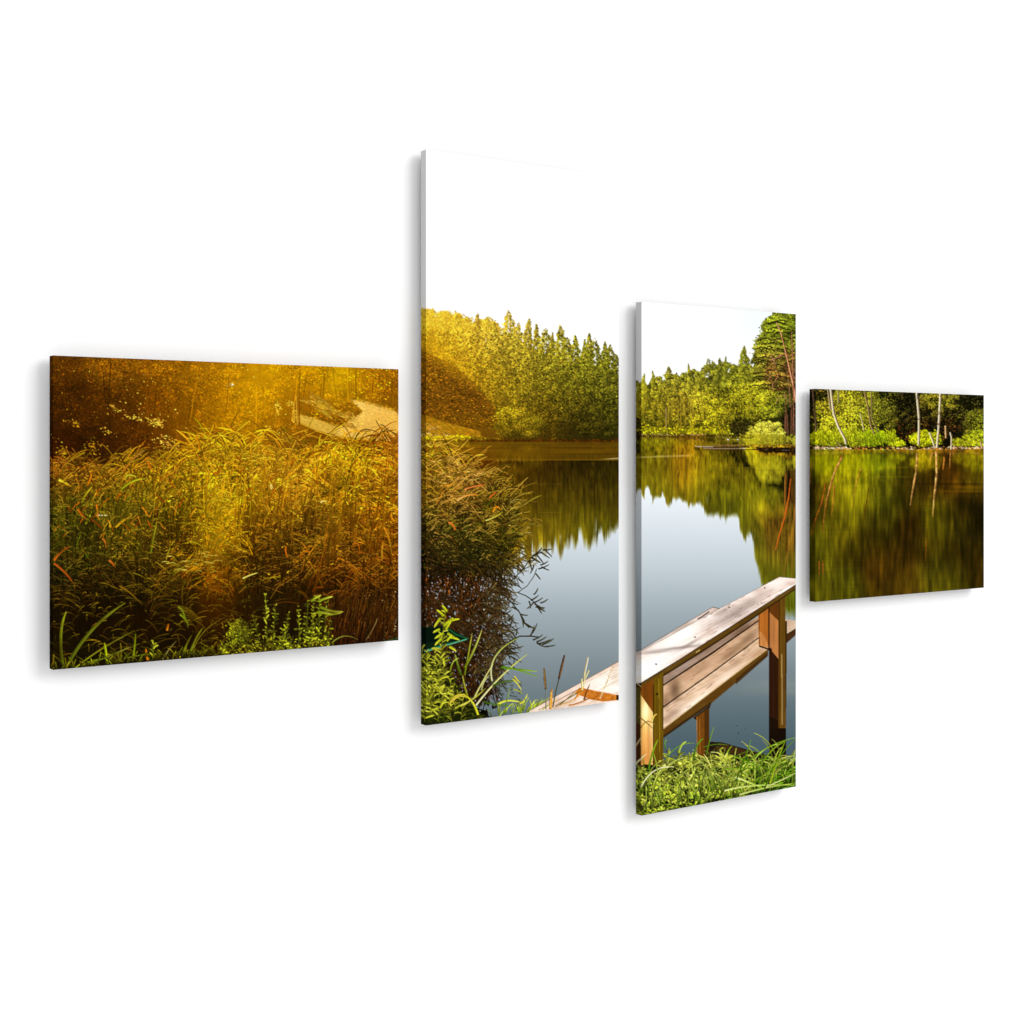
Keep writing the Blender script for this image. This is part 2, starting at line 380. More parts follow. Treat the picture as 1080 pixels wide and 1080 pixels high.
    for k in range(14):
        x = rng.uniform(812, 842); y = rng.uniform(372, 420)
        line([(x, y), (x + rng.uniform(-6, 6), y + rng.uniform(4, 9))], .4, rgb(176, 118, 84))
    line([(819, 340), (824, 352), (829, 372), (834, 394), (838, 412), (840, 428)], [.7, .9, 1.2, 1.5, 1.7, 1.8], rgb(196, 136, 96))
    line([(824.7, 354), (829.7, 373), (834.8, 394), (839, 412)], [.4, .5, .6, .6], rgb(98, 50, 24))
    line([(829, 372), (820, 377), (812, 380)], .5, rgb(178, 120, 80))
    line([(825, 357), (817, 360)], .4, rgb(150, 100, 66))
    line([(835, 350), (836, 380), (837, 420), (839, 452)], [.6, .8, .9, 1.0], rgb(150, 96, 66))
    line([(832, 400), (834, 436)], .7, rgb(132, 90, 62))
    # dark hollow
    gd = guide([(785, 448, 34, 30, 8), (835, 445, 26, 22, 8)], 12)
    speckle((764, 432, 802, 464), 1500, gd, (.5, 2.2), (.5, 1.3), mask=lambda x, y: np.hypot((x - 783) / 13, (y - 450) / 10) < .55 + .6 * rng.random(len(x)))
    speckle((824, 424, 848, 470), 1300, gd, (.4, 2.0), (.6, 1.5), mask=lambda x, y: (x - 822) * 1.2 + (y - 424) > 20)
    for k in range(9):
        x = rng.uniform(828, 840); line([(x, 420 + rng.uniform(0, 20)), (x + rng.uniform(-1, 1), 458)], .5, rgb(112, 70, 48))
    # trunks of the far row
    for k in range(22):
        x = rng.uniform(670, 745); y = rng.uniform(415, 436); line([(x, y), (x + rng.uniform(-.5, .5), y + rng.uniform(10, 20))], rng.uniform(.3, .6), g([x], [y])[0] * 1.2)
    line([(702.5, 430), (703, 455)], .8, rgb(150, 120, 66))
    # shore growth of the far bank
    n = 900; x = U(664, 770, n); y = 456 + N(0, 2.0, n) - np.abs(N(0, 2.2, n)) + np.clip(x - 740, 0, 40) * .06
    dabs(x, y, U(.5, 1.2, n), U(.4, .8, n), U(-1, 1, n), vary(np.tile(rgb(150, 138, 14), (n, 1)), .4, n))
    n = 260; x = U(664, 760, n); y = 459.4 + N(0, .5, n)
    dabs(x, y, U(.6, 1.4, n), U(.3, .6, n), N(0, .1, n), vary(np.tile(rgb(70, 50, 12), (n, 1)), .5, n))
    n = 60; x = U(676, 745, n); y = 458.6 + N(0, .4, n)
    dabs(x, y, U(.5, 1.0, n), U(.3, .5, n), N(0, .1, n), vary(np.tile(rgb(196, 160, 110), (n, 1)), .2, n))
    speckle((664, 440, 680, 462), 500, guide([(670, 450, 40, 30, 8)], 20), (.4, 1.4), (.5, 1.2), mask=lambda x, y: (x - 664) < 6 + 7 * rng.random(len(x)))
    # near bank with the pale bush
    poly([(784, 462), (790, 460), (848, 462), (848, 474), (790, 474.5), (784, 472)], rgb(54, 38, 14), solid=True)
    n = 260; x = U(755, 790, n); y = 462 + N(0, 3, n) + (x - 755) * .1
    dabs(x, y, U(.5, 1.2, n), U(.3, .7, n), U(-.6, .6, n), vary(np.tile(rgb(120, 108, 30), (n, 1)), .45, n))
    gb = guide([(800, 452, 176, 166, 56), (820, 455, 166, 162, 50), (808, 468, 148, 134, 26), (790, 466, 158, 140, 20)], 12)
    crown(807, 459, 21, 13, gb, clumps=54, per=90, dark=.55, light=1.55, r=(.5, 1.1))
    crown(812, 451, 15, 6, gb, clumps=20, per=60, dark=.6, light=1.5, r=(.5, 1.0))
    crown(793, 464, 9, 7, gb, clumps=14, per=60, dark=.55, light=1.5, r=(.5, 1.0))
    crown(841, 466, 5, 7, gb, clumps=12, per=60, dark=.6, light=1.6, r=(.5, 1.0))
    crown(833, 462, 4, 5, gb, clumps=6, per=40, dark=.4, light=1.2, r=(.5, 1.0))
    n = 300; x = U(784, 846, n); y = 470.8 + N(0, .9, n)
    dabs(x, y, U(.5, 1.3, n), U(.3, .7, n), N(0, .3, n), vary(np.tile(rgb(120, 74, 22), (n, 1)), .5, n))
    n = 420; x = U(786, 846, n); y = 473.6 + N(0, .6, n)
    dabs(x, y, U(.8, 2.0, n), U(.3, .6, n), N(0, .05, n), vary(np.tile(rgb(38, 22, 10), (n, 1)), .3, n))
    CLIP = [X0, Y0, X1, Y1]

def paint_small_right_wood():
    """dark wood, shrubs and pale trunks on the small right panel"""
    global CLIP
    CLIP = [848, Y0, 1046, 478]
    g = guide([(860, 415, 42, 34, 12), (875, 425, 120, 108, 18), (895, 420, 138, 130, 26), (915, 425, 120, 118, 22), (935, 425, 72, 72, 18), (950, 420, 34, 32, 10), (985, 420, 112, 104, 20), (1005, 420, 110, 106, 24), (1025, 420, 28, 26, 10),
               (870, 445, 150, 142, 22), (895, 450, 156, 150, 24), (920, 450, 104, 104, 18), (940, 445, 58, 56, 12), (960, 445, 54, 42, 12), (985, 445, 56, 46, 12), (1005, 450, 36, 26, 10), (1030, 450, 104, 106, 18),
               (870, 380, 90, 84, 16), (900, 370, 110, 100, 20), (930, 380, 60, 56, 12), (985, 380, 92, 86, 16), (1020, 380, 24, 22, 8), (900, 340, 78, 62, 14), (950, 340, 50, 42, 10), (1000, 350, 60, 60, 12), (870, 310, 96, 90, 14), (950, 310, 88, 70, 12), (990, 320, 100, 92, 16), (1030, 330, 40, 30, 8)], 14)
    box = (848, 292, 1046, 474); ys, xs = win(box)
    C[ys, xs] = guide_fill(box, g) * .3; A[ys, xs] = 1
    C[ys, xs] *= (.5 + fbm(6, 40, box))[..., None]
    speckle(box, 9000, g, (.2, .8), (.5, 1.2))
    for k in range(60):
        x = rng.uniform(850, 1044); y = rng.uniform(296, 410)
        crown(x, y, rng.uniform(8, 16), rng.uniform(7, 12), g, clumps=10, per=60, dark=.25, light=1.5, r=(.6, 1.3))
    for (x, y, rx, ry, c) in [(880, 440, 15, 22, 46), (895, 420, 14, 14, 34), (908, 436, 14, 20, 40), (925, 428, 13, 22, 30), (890, 452, 20, 12, 40), (938, 440, 9, 18, 14), (978, 420, 8, 10, 12), (1000, 418, 11, 8, 16), (988, 432, 10, 8, 12), (1005, 426, 8, 5, 8), (866, 428, 7, 9, 8), (1024, 448, 10, 14, 22), (1034, 442, 7, 10, 12), (955, 434, 6, 4, 6)]:
        crown(x, y, rx, ry, g, clumps=c, per=70, dark=.25, light=1.65, r=(.45, 1.05), cr=.38)
    speckle((858, 410, 1040, 464), 3600, g, (1.2, 2.1), (.3, .8), mask=nz((858, 410, 1040, 464), 9, 41, .45, .7))
    speckle((858, 410, 1040, 464), 3000, g, (.1, .3), (.4, .9), mask=nz((858, 410, 1040, 464), 7, 42, .5, .75))
    # brown earth in the shade
    ge = guide([(968, 452, 66, 36, 12), (1000, 455, 66, 40, 14)], 20)
    speckle((946, 442, 1018, 466), 800, ge, (.3, 1.7), (.4, 1.0), mask=nz((946, 442, 1018, 466), 9, 43, .35, .7))
    # lush low grass by the water
    gg = guide([(865, 460, 140, 142, 12), (895, 462, 138, 142, 16), (925, 462, 120, 138, 10), (950, 465, 146, 150, 14), (975, 463, 156, 156, 14), (1010, 466, 118, 116, 14), (1030, 464, 138, 142, 20)], 10)
    for (x, y, rx, ry, c) in [(862, 462, 8, 8, 16), (876, 463, 10, 7, 20), (905, 464, 15, 8, 40), (922, 462, 12, 8, 30), (946, 466, 9, 5, 18), (972, 462, 12, 8, 26), (984, 462, 8, 7, 12), (1012, 466, 10, 5, 16), (1026, 462, 9, 8, 20), (1036, 462, 6, 9, 12)]:
        crown(x, y, rx, ry, gg, clumps=c, per=60, dark=.55, light=1.45, r=(.4, 1.0))
    n = 700; x = U(862, 944, n); y = 464 + N(0, 3.5, n)
    blades(x, y, x + N(0, 1, n), y - 3, x + N(0, 2, n), y - U(3, 7, n), .45, .25, vary(gg(x, y) * .7, .2, n), vary(gg(x, y) * 1.25, .2, n))
    # shoreline of stones, roots and dry sticks
    n = 900; x = U(848, 1046, n); y = 472.8 + N(0, .9, n)
    dabs(x, y, U(.5, 1.6, n), U(.3, .7, n), N(0, .25, n), vary(np.tile(rgb(74, 52, 26), (n, 1)), .6, n))
    n = 140; x = np.concatenate([U(858, 897, 70), U(944, 1008, 40), U(1012, 1042, 30)]); y = 472.6 + N(0, .9, n)
    dabs(x, y, U(.5, 1.8, n), U(.3, .7, n), N(0, .2, n), vary(np.tile(rgb(186, 160, 124), (n, 1)), .2, n))
    n = 160; x = U(880, 1040, n); y = 474.6 + N(0, .9, n)
    dabs(x, y, U(.4, 1.2, n), U(.3, .8, n), N(0, .4, n), vary(np.tile(rgb(206, 130, 44), (n, 1)), .3, n))
    CLIP = [X0, Y0, X1, Y1]

def paint_trunks():
    """pale trunks standing in front of the dark wood"""
    global CLIP
    CLIP = [848, Y0, 1046, 478]
    pale, warm, shade = rgb(208, 186, 148), rgb(176, 150, 100), rgb(84, 62, 36)
    def trunk(p, w, c=pale, sh=True):
        if sh: line([(a + w * .45, b) for a, b in p], w * .6, shade)
        line(p, w, c)
    trunk([(857.5, 409), (859, 430), (860.5, 455)], 1.0, rgb(120, 92, 62)); trunk([(860, 300), (857.5, 409)], 1.4, rgb(130, 92, 56))
    trunk([(866, 300), (872, 380), (876, 411), (879, 436), (884, 450), (891, 463), (892, 468)], 1.9)
    trunk([(862, 300), (869, 380), (873, 411), (876, 432)], 1.3, rgb(150, 128, 92))
    trunk([(884, 330), (884, 411), (884, 425)], 1.0, rgb(138, 130, 84))
    trunk([(907, 436), (909, 444), (911, 454)], .9, rgb(190, 172, 116))
    trunk([(911, 411), (915, 428), (918, 448), (922, 458)], 1.4, rgb(140, 116, 66)); trunk([(919, 413), (919, 440), (926, 456)], 1.1, rgb(122, 108, 56))
    trunk([(962, 330), (965, 380), (966.8, 415), (969, 440), (969, 456), (968.6, 469)], 1.9)
    trunk([(988, 320), (991, 380), (991.6, 417), (990.5, 440), (989.5, 455), (988, 472)], 1.9)
    trunk([(980, 456), (984, 466), (985.5, 472)], 1.2); trunk([(997, 449), (997.5, 462)], 1.4, rgb(196, 150, 98))
    trunk([(1002, 456), (1003.5, 462), (1003, 474)], 1.1); trunk([(882, 466), (889, 471)], .8, rgb(120, 100, 70)); trunk([(1034, 466), (1036, 473)], 1.0, rgb(190, 150, 110))
    for k in range(26):
        x = rng.uniform(940, 1040); y = rng.uniform(412, 450); a = rng.uniform(-.8, .8); l = rng.uniform(4, 12)
        line([(x, y), (x + l * a, y + l * .5)], .3, rgb(82, 64, 34))
    CLIP = [X0, Y0, X1, Y1]

def paint_water():
    # tall panel with reeds
    reflect((438, 462, 662, 790), lambda x: 465.2 + 0 * x, sky_water, tint=(.86, .82, .6), seed=60, blur0=.8, blurk=.075, asp=1.0)
    # wind-ruffled band close to the far bank
    box = (438, 464, 662, 560); gx, gy = grid(box)
    f = np.clip((gy - 465) / 1.5, 0, 1) * np.clip((485.6 - gy) / .8, 0, 1) * (.55 + .3 * noise(60, 1.5, 71, box)) * np.clip((gx - 440) / 60, 0, 1)
    mixc(box, rgb(112, 80, 8), f.astype(np.float32))
    f = np.exp(-((gy - 485.2) / .45) ** 2) * .42 * np.clip((gx - 470) / 40, 0, 1); mixc(box, rgb(168, 118, 30), f)
    f = np.exp(-((gy - 472.5 - (gx - 560) * -.01) / .5) ** 2) * .4 * (noise(40, 4, 72, box) > .35); mixc(box, rgb(52, 30, 4), f)
    f = np.exp(-((gy - 480.5 + (gx - 560) * .02) / 1.1) ** 2) * .35 * (noise(50, 4, 73, box)); mixc(box, rgb(60, 40, 4), f)
    gd = guide([(560, 500, 50, 32, 4), (600, 500, 46, 34, 6), (640, 500, 46, 34, 6), (560, 540, 70, 56, 8), (500, 500, 66, 34, 4), (600, 540, 92, 74, 10), (640, 540, 84, 64, 8)], 24)
    f = np.clip((gy - 486) / 2, 0, 1) * np.clip((560 - gy) / 30, 0, 1) * .48 + 0 * gx
    ys, xs = win(box); C[ys, xs] = C[ys, xs] * (1 - f[..., None]) + guide_fill(box, gd) * (.75 + .5 * noise(1.6, 30, 77, box))[..., None] * f[..., None]
    f = np.exp(-((gy - 484 + (gx - 640) * .05) / .6) ** 2) * np.clip((gx - 632) / 14, 0, 1) * .8; mixc(box, rgb(206, 186, 140), f)
    f = np.exp(-((gy - 510.5) / .3) ** 2) * ((gx > 562) & (gx < 592)) * .25 + np.exp(-((gy - 540.5) / .3) ** 2) * ((gx > 568) & (gx < 592)) * .3; mixc(box, rgb(160, 130, 40), f)
    # sunlit bank mirrored
    n = 120; 
    # tall panel with the jetty
    reflect((664, 458, 848, 866), lambda x: np.interp(x, [664, 735, 778, 802, 848], [459.5, 461.0, 464, 474.5, 475]), sky_water, tint=(1.0, .98, .7), seed=80, blur0=.9, blurk=.05, amp=1.0, asp=lambda x: np.interp(x, [664, 785, 822, 848], [1, 1, .87, .84]))
    n = 170; x = U(752, 790, n); y = 470.6 + N(0, .7, n); dabs(x, y, U(.6, 1.8, n), U(.3, .6, n), U(-.3, .3, n), vary(np.tile(rgb(110, 78, 40), (n, 1)), .5, n))
    for (a, b, c_) in [((733, 470.6), (752, 471.2), (176, 160, 146)), ((742, 473.0), (786, 472.9), (190, 172, 158)), ((745, 474.3), (800, 474.2), (44, 26, 12)), ((752, 470.2), (784, 469.0), (150, 116, 80)), ((760, 471.7), (790, 471.4), (60, 38, 20)), ((740, 471.9), (760, 472.0), (70, 44, 24))]:
        line([a, ((a[0] + b[0]) / 2, (a[1] + b[1]) / 2 + .25), b], .55, rgb(*c_))
    box = (664, 458, 848, 640); gx, gy = grid(box)
    for (yy, xa, xb, c, s, al) in [(481.5, 664, 732, (226, 206, 150), .8, .75), (480.6, 690, 732, (206, 186, 120), .5, .5), (500, 671, 680, (200, 180, 120), .4, .5), (503, 672, 685, (200, 170, 110), .3, .5), (512.5, 695, 699, (220, 190, 160), .6, .7),
                                   (493.5, 715, 800, (130, 110, 40), .4, .45), (496, 765, 840, (96, 84, 30), .5, .4), (474, 740, 785, (70, 40, 14), 1.2, .5)]:
        sl = -.03 if yy > 480 and yy < 482 else 0
        f = np.exp(-((gy - yy - (gx - 700) * sl) / s) ** 2) * np.clip((gx - xa) / 3, 0, 1) * np.clip((xb - gx) / 6, 0, 1) * al
        mixc(box, rgb(*c), f)
    g3 = guide([(690, 480, 124, 112, 14), (690, 505, 120, 106, 14), (722, 490, 150, 100, 12), (745, 500, 140, 124, 14), (770, 490, 106, 88, 12), (785, 500, 76, 66, 10), (800, 480, 166, 156, 20), (815, 492, 160, 152, 22), (805, 530, 116, 112, 18), (830, 500, 70, 60, 10), (775, 530, 84, 80, 10),
                (818, 545, 140, 94, 20), (820, 565, 112, 86, 16), (800, 570, 104, 100, 20), (835, 560, 112, 96, 14), (815, 590, 108, 96, 18), (840, 600, 92, 92, 16)], 12)
    ys, xs = win(box)
    sat = C[ys, xs].max(-1) - C[ys, xs].min(-1)
    f = np.clip(sat * 4 - .4, 0, 1) * .55
    G = guide_fill(box, g3) * (.72 + .6 * noise(1.5, 26, 91, box) * noise(9, 16, 92, box) * 1.6)[..., None]
    C[ys, xs] = C[ys, xs] * (1 - f[..., None]) + G * f[..., None]
    line([(834, 505), (832, 525), (828, 545), (822, 565), (818, 580)], [.9, 1.8, 1.9, 1.5, .7], rgb(178, 86, 26), alpha=.8)
    line([(829, 500), (828, 520), (827, 545)], .7, rgb(160, 86, 36), alpha=.5)
    # small right panel
    reflect((848, 472, 1046, 650), lambda x: 474.8 + 0 * x, lambda gx, gy, w, h: np.broadcast_to(rgb(60, 52, 10), (h, w, 3)), tint=(1.0, .92, .6), seed=100, blur0=.8, blurk=.06, asp=.98)
    box = (848, 474, 1046, 650); gx, gy = grid(box); ys, xs = win(box)
    g4 = guide([(862, 490, 128, 128, 4), (885, 485, 140, 138, 6), (905, 490, 134, 130, 8), (930, 485, 104, 108, 12), (950, 485, 104, 100, 8), (975, 482, 138, 118, 10), (1000, 490, 82, 50, 6), (1022, 486, 116, 104, 8),
                (862, 520, 62, 50, 4), (885, 520, 118, 112, 8), (910, 520, 116, 112, 10), (935, 515, 92, 90, 10), (955, 520, 64, 50, 5), (985, 512, 60, 44, 5), (1005, 505, 96, 62, 6), (1030, 510, 82, 62, 6),
                (870, 550, 92, 84, 8), (900, 545, 96, 90, 8), (930, 550, 62, 56, 6), (960, 550, 46, 30, 3), (985, 545, 96, 88, 8), (1010, 540, 46, 36, 4), (1030, 550, 30, 22, 2),
                (865, 580, 84, 80, 8), (900, 585, 64, 54, 5), (935, 585, 58, 44, 4), (965, 580, 48, 34, 3), (985, 575, 90, 78, 8), (1010, 580, 42, 32, 3), (1032, 585, 46, 36, 4),
                (865, 615, 86, 82, 10), (895, 615, 74, 72, 8), (930, 615, 72, 54, 6), (955, 612, 82, 62, 8), (985, 608, 84, 76, 10), (1010, 605, 62, 54, 6), (1032, 600, 60, 44, 4), (870, 635, 90, 84, 10), (975, 500, 84, 66, 8), (945, 595, 66, 46, 6), (925, 600, 76, 50, 6), (1000, 620, 98, 90, 10), (945, 530, 84, 80, 8), (890, 560, 104, 92, 8), (1012, 560, 66, 58, 6), (915, 565, 50, 40, 4)], 10)
    streak = .62 + .75 * (noise(1.6, 11, 111, box) * .6 + noise(3.4, 20, 117, box) * .6) * (.4 + .9 * fbm(10, 112, box, 2, 1.8)) * 1.1 * (.6 + .8 * noise(3.7, 40, 118, box))
    G = guide_fill(box, g4) * streak[..., None]
    f = (.62 + .22 * np.clip((gy - 490) / 80, 0, 1) + 0 * gx)[..., None].astype(np.float32)
    C[ys, xs] = C[ys, xs] * (1 - f) + G * f
    rip = (noise(26, .7, 113, box) - .5) * .10 * np.clip((gy - 476) / 20, 0, 1); C[ys, xs] *= (1 + rip)[..., None]
    for (yy, xa, xb, c, s, al) in [(493, 930, 965, (190, 150, 40), .4, .4), (503, 905, 965, (150, 140, 20), .4, .4), (510.5, 960, 1040, (36, 22, 2), .7, .6), (514, 1000, 1040, (130, 88, 6), .8, .5), (518, 985, 1040, (120, 80, 6), .9, .5), (521, 1005, 1040, (36, 22, 2), .7, .5)]:
        f = np.exp(-((gy - yy) / s) ** 2) * np.clip((gx - xa) / 10, 0, 1) * np.clip((xb - gx) / 10, 0, 1) * al; mixc(box, rgb(*c), f)
    def rline(pts, w, c, alpha=.8):
        pts = np.array(pts, float); w = np.broadcast_to(w, len(pts)); k = 26
        t = np.linspace(0, len(pts) - 1, k); i = np.minimum(t.astype(int), len(pts) - 2); f = (t - i)[:, None]
        q = pts[i] * (1 - f) + pts[i + 1] * f; q[1:-1, 0] += N(0, .17, k - 2); ww = w[i] * (1 - f[:, 0]) + w[i + 1] * f[:, 0]
        for a in range(k - 1):
            line([q[a], q[a + 1]], [ww[a] * rng.uniform(.7, 1.15), ww[a + 1]], np.clip(np.asarray(c) * rng.uniform(.7, 1.15), 0, 1), alpha=min(1, alpha * rng.uniform(.8, 1.25)) * (1 - .5 * (a / k) ** 2))
    br, pl = rgb(176, 104, 40), rgb(214, 160, 104)
    rline([(889, 480), (882, 494), (877, 508), (872, 528), (869, 545), (868, 562)], [1.8, 1.8, 1.7, 1.5, 1.3, .8], br, alpha=.85)
    rline([(888.4, 482), (881.4, 495), (876.4, 508), (871.5, 528)], [.7, .8, .8, .6], pl, alpha=.7)
    rline([(871, 510), (867, 530), (860, 548), (856, 566)], [1.2, 1.3, 1.1, .7], rgb(166, 84, 24), alpha=.8)
    rline([(880, 512), (879, 530), (877, 543)], [1.1, 1.1, .5], br, alpha=.75)
    rline([(908, 494), (904, 506), (901, 520), (899, 535)], [1.0, 1.0, .9, .5], rgb(176, 128, 44), alpha=.7)
    rline([(916, 515), (913, 535), (911, 548)], [.8, .9, .5], rgb(104, 58, 10), alpha=.7)
    rline([(967.6, 478), (966.5, 495), (963, 515), (960, 533)], [1.8, 1.9, 1.7, .9], rgb(206, 148, 84), alpha=.9)
    rline([(987.5, 476), (988, 500), (985.5, 520), (984, 545)], [1.9, 1.8, 1.6, .9], rgb(214, 156, 92), alpha=.9)
    rline([(996, 482), (994.5, 496)], [1.6, .8], rgb(206, 130, 54), alpha=.7); rline([(1002.5, 476), (1001.5, 494)], [1.0, .6], rgb(190, 130, 60), alpha=.8); rline([(984, 477), (980.5, 487)], [1.1, .7], rgb(200, 140, 70), alpha=.7)
    for x in (864, 868): rline([(x, 592), (x + .3, 606)], .8, rgb(176, 90, 34), alpha=.6)
    rline([(977, 570), (976, 592)], [.9, .5], rgb(150, 84, 16), alpha=.6)
    rline([(857, 488), (855, 512)], [.9, .5], rgb(176, 110, 60), alpha=.7)
    box = (846, 474, 1046, 650); ys, xs = win(box); C[ys, xs] = .5 * C[ys, xs] + .5 * blur_box(C[ys, xs], 3, 1)
def in_mask(P, box):
    _, m = inpoly(P, box)
    def f(x, y):
        ix = ((x - box[0]) * S).astype(int); iy = ((y - box[1]) * S).astype(int)
        ok = (ix >= 0) & (iy >= 0) & (ix < m.shape[1]) & (iy < m.shape[0])
        return ok & m[np.clip(iy, 0, m.shape[0] - 1), np.clip(ix, 0, m.shape[1] - 1)]
    return f

def reeds(n, top, box, g, L=(12, 30), w=(.35, 1.0), bend=1.0, bright=(.55, 1.7), hot=.12, seed=0, depth=None):
    """arching reed leaves, painted from the back row to the front"""
    x = U(box[0], box[2], n); y = U(box[1], box[3], n)
    k = y > top(x) + rng.random(n) * 6; x, y = x[k], y[k]
    o = np.argsort(y + N(0, 14, len(y))); x, y = x[o], y[o]; n = len(x)
    l = U(L[0], L[1], n) * (.6 + .4 * rng.random(n))
    side = np.where(rng.random(n) < .5 + .2 * np.sin(x * .11 + y * .05), 1, -1)
    lean = side * np.abs(N(.25, .3, n)) * bend
    cl = np.sin(x * .23 + seed) * np.sin(y * .17 + x * .05) * .35 + np.sin(x * .61 + y * .4) * .2
    hx, hy = x + lean * l * .5, y - l * .75
    tx = hx + side * l * U(.25, .8, n) * bend; ty = hy + l * U(-.35, .45, n)
    base = g(x, y)
    lum = np.exp(N(0, .34, n) + cl)
    c0 = base * (lum * U(.35, .7, n))[:, None]
    c1 = base * (lum * U(bright[0] + .3, bright[1], n))[:, None]
    h = rng.random(n) < hot
    c1[h] = c1[h] * np.array([1.5, 1.25, 1.5]) + .10
    c0 = c0 * (1 + N(0, .12, (n, 1)) * np.array([[.7, -.2, .4]])); c1 = c1 * (1 + N(0, .14, (n, 1)) * np.array([[.8, -.3, .5]]))
    blades(x, y, hx, hy, tx, ty, U(w[0], w[1], n), U(w[0], w[1], n) * .7, c0.clip(0, 1), c1.clip(0, 1), chunk=250)

def plants(xs, ys, hs, g, nl=8, L=(9, 24), w=(.5, 1.15), right=.62, hi=.4, stem=True, dk=.42, br=(.75, 1.5), droop=(-.15, .45), gloss=(70, 58, 24)):
    """whole reed plants, back row first: a stem and long arching leaves, some with a gleam along the bend"""
    o = np.argsort(ys); xs, ys, hs = xs[o], ys[o], hs[o]
    m = len(xs); pl = np.exp(N(0, .22, m)); ln = N(.06, .12, m); face = rng.random(m)
    X = [[] for _ in range(6)]; WA, CA, CB = [], [], []
    K = nl + (1 if stem else 0)
    n = m * nl
    P = np.repeat(np.arange(m), nl)
    t = rng.random(n) ** .5 * .8 + .2
    sx = xs[P] + ln[P] * hs[P] * t ** 1.5; sy = ys[P] - hs[P] * t
    rt = np.where(rng.random(m) < right, .84, .30)[P]
    sd = np.where(rng.random(n) < rt, 1, -1)
    l = U(L[0], L[1], n) * (.6 + .4 * rng.random(n)) * np.clip(hs[P] / 34, .55, 1.2)
    up = U(.25, .95, n)
    cx = sx + sd * l * U(.12, .38, n); cy = sy - l * up
    tx = sx + sd * l * U(.45, .95, n); ty = cy + l * (droop[0] + (droop[1] - droop[0]) * rng.random(n)) - l * .25 * (rng.random(n) < .3)
    base = g(tx, ty)
    lum = pl[P] * np.exp(N(0, .27, n))
    hue = 1 + N(0, .11, (n, 1)) * np.array([[.9, -.35, .4]])
    c0 = base * (lum * dk)[:, None] * hue; c1 = base * (lum * U(br[0], br[1], n))[:, None] * hue
    ww = U(w[0], w[1], n)
    A_ = np.stack([sx, sy, cx, cy, tx, ty, ww, ww * .75], 1)
    # gleams
    hsel = rng.random(n) < hi
    gx0, gy0 = .45 * sx + .55 * cx, .45 * sy + .55 * cy
    gc = np.clip(base * 1.5 + rgb(*gloss) * U(.2, 1.2, n)[:, None], 0, 1)
    B_ = np.stack([gx0, gy0 - .2, cx + (tx - cx) * .12, cy - (ty - cy) * .0 + l * .12 - .2, tx, ty - .1, np.full(n, .42), np.full(n, .36)], 1)
    if stem:
        S_ = np.stack([xs, ys, xs + ln * hs * .35, ys - hs * .5, xs + ln * hs, ys - hs, np.full(m, .7), np.full(m, .4)], 1)
        sc0 = g(xs, ys) * .55; sc1 = g(xs, ys - hs) * .9
    rows, k0, k1 = [], [], []
    for i in range(m):
        a = slice(i * nl, (i + 1) * nl)
        if stem: rows.append(S_[i:i + 1]); k0.append(sc0[i:i + 1]); k1.append(sc1[i:i + 1])
        rows.append(A_[a]); k0.append(c0[a]); k1.append(c1[a])
        h = hsel[a]
        if h.any(): rows.append(B_[a][h]); k0.append(gc[a][h] * .8); k1.append(gc[a][h])
    R = np.concatenate(rows); k0 = np.concatenate(k0).clip(0, 1); k1 = np.concatenate(k1).clip(0, 1)
    blades(*[R[:, j] for j in range(6)], R[:, 6], R[:, 7], k0, k1, chunk=260, rib=.07)

def leafy_stem(x, y, h, lean, col, leaf=3.2, n=15, w=.7, spread=1.0, dark=.45, fat=.28):
    col = np.asarray(col, np.float32)
    t = np.clip(np.linspace(.12, 1, n) + N(0, .02, n), 0, 1)
    wob = rng.uniform(-1.2, 1.2)
    sx, sy = x + lean * h * t ** 1.6 + wob * np.sin(t * 4), y - h * t
    line([(x, y)] + [(sx[i], sy[i]) for i in range(0, n, 2)], w, col * .55)
    for i in range(n):
        for s_ in (-1, 1):
            if rng.random() < .14: continue
            l = leaf * (1.25 - .7 * t[i] ** 2) * rng.uniform(.6, 1.4); a = rng.uniform(-.25, .95) + t[i] * .35
            tx, ty = sx[i] + s_ * l * math.cos(a) * spread, sy[i] - l * math.sin(a)
            mx, my = (sx[i] + tx) / 2, (sy[i] + ty) / 2 - l * rng.uniform(.05, .3)
            b = rng.uniform(dark, 1.2)
            blades(*[np.array([v]) for v in (sx[i], sy[i], mx, my, tx, ty)], max(.7, l * fat), max(.6, l * fat), np.array([col * b * .8]).clip(0, 1), np.array([col * b]).clip(0, 1), rib=.16)
            if rng.random() < .3:
                line([(sx[i], sy[i]), (mx, my + .1), (tx, ty)], .3, np.clip(col * b * 1.3 + .06, 0, 1))

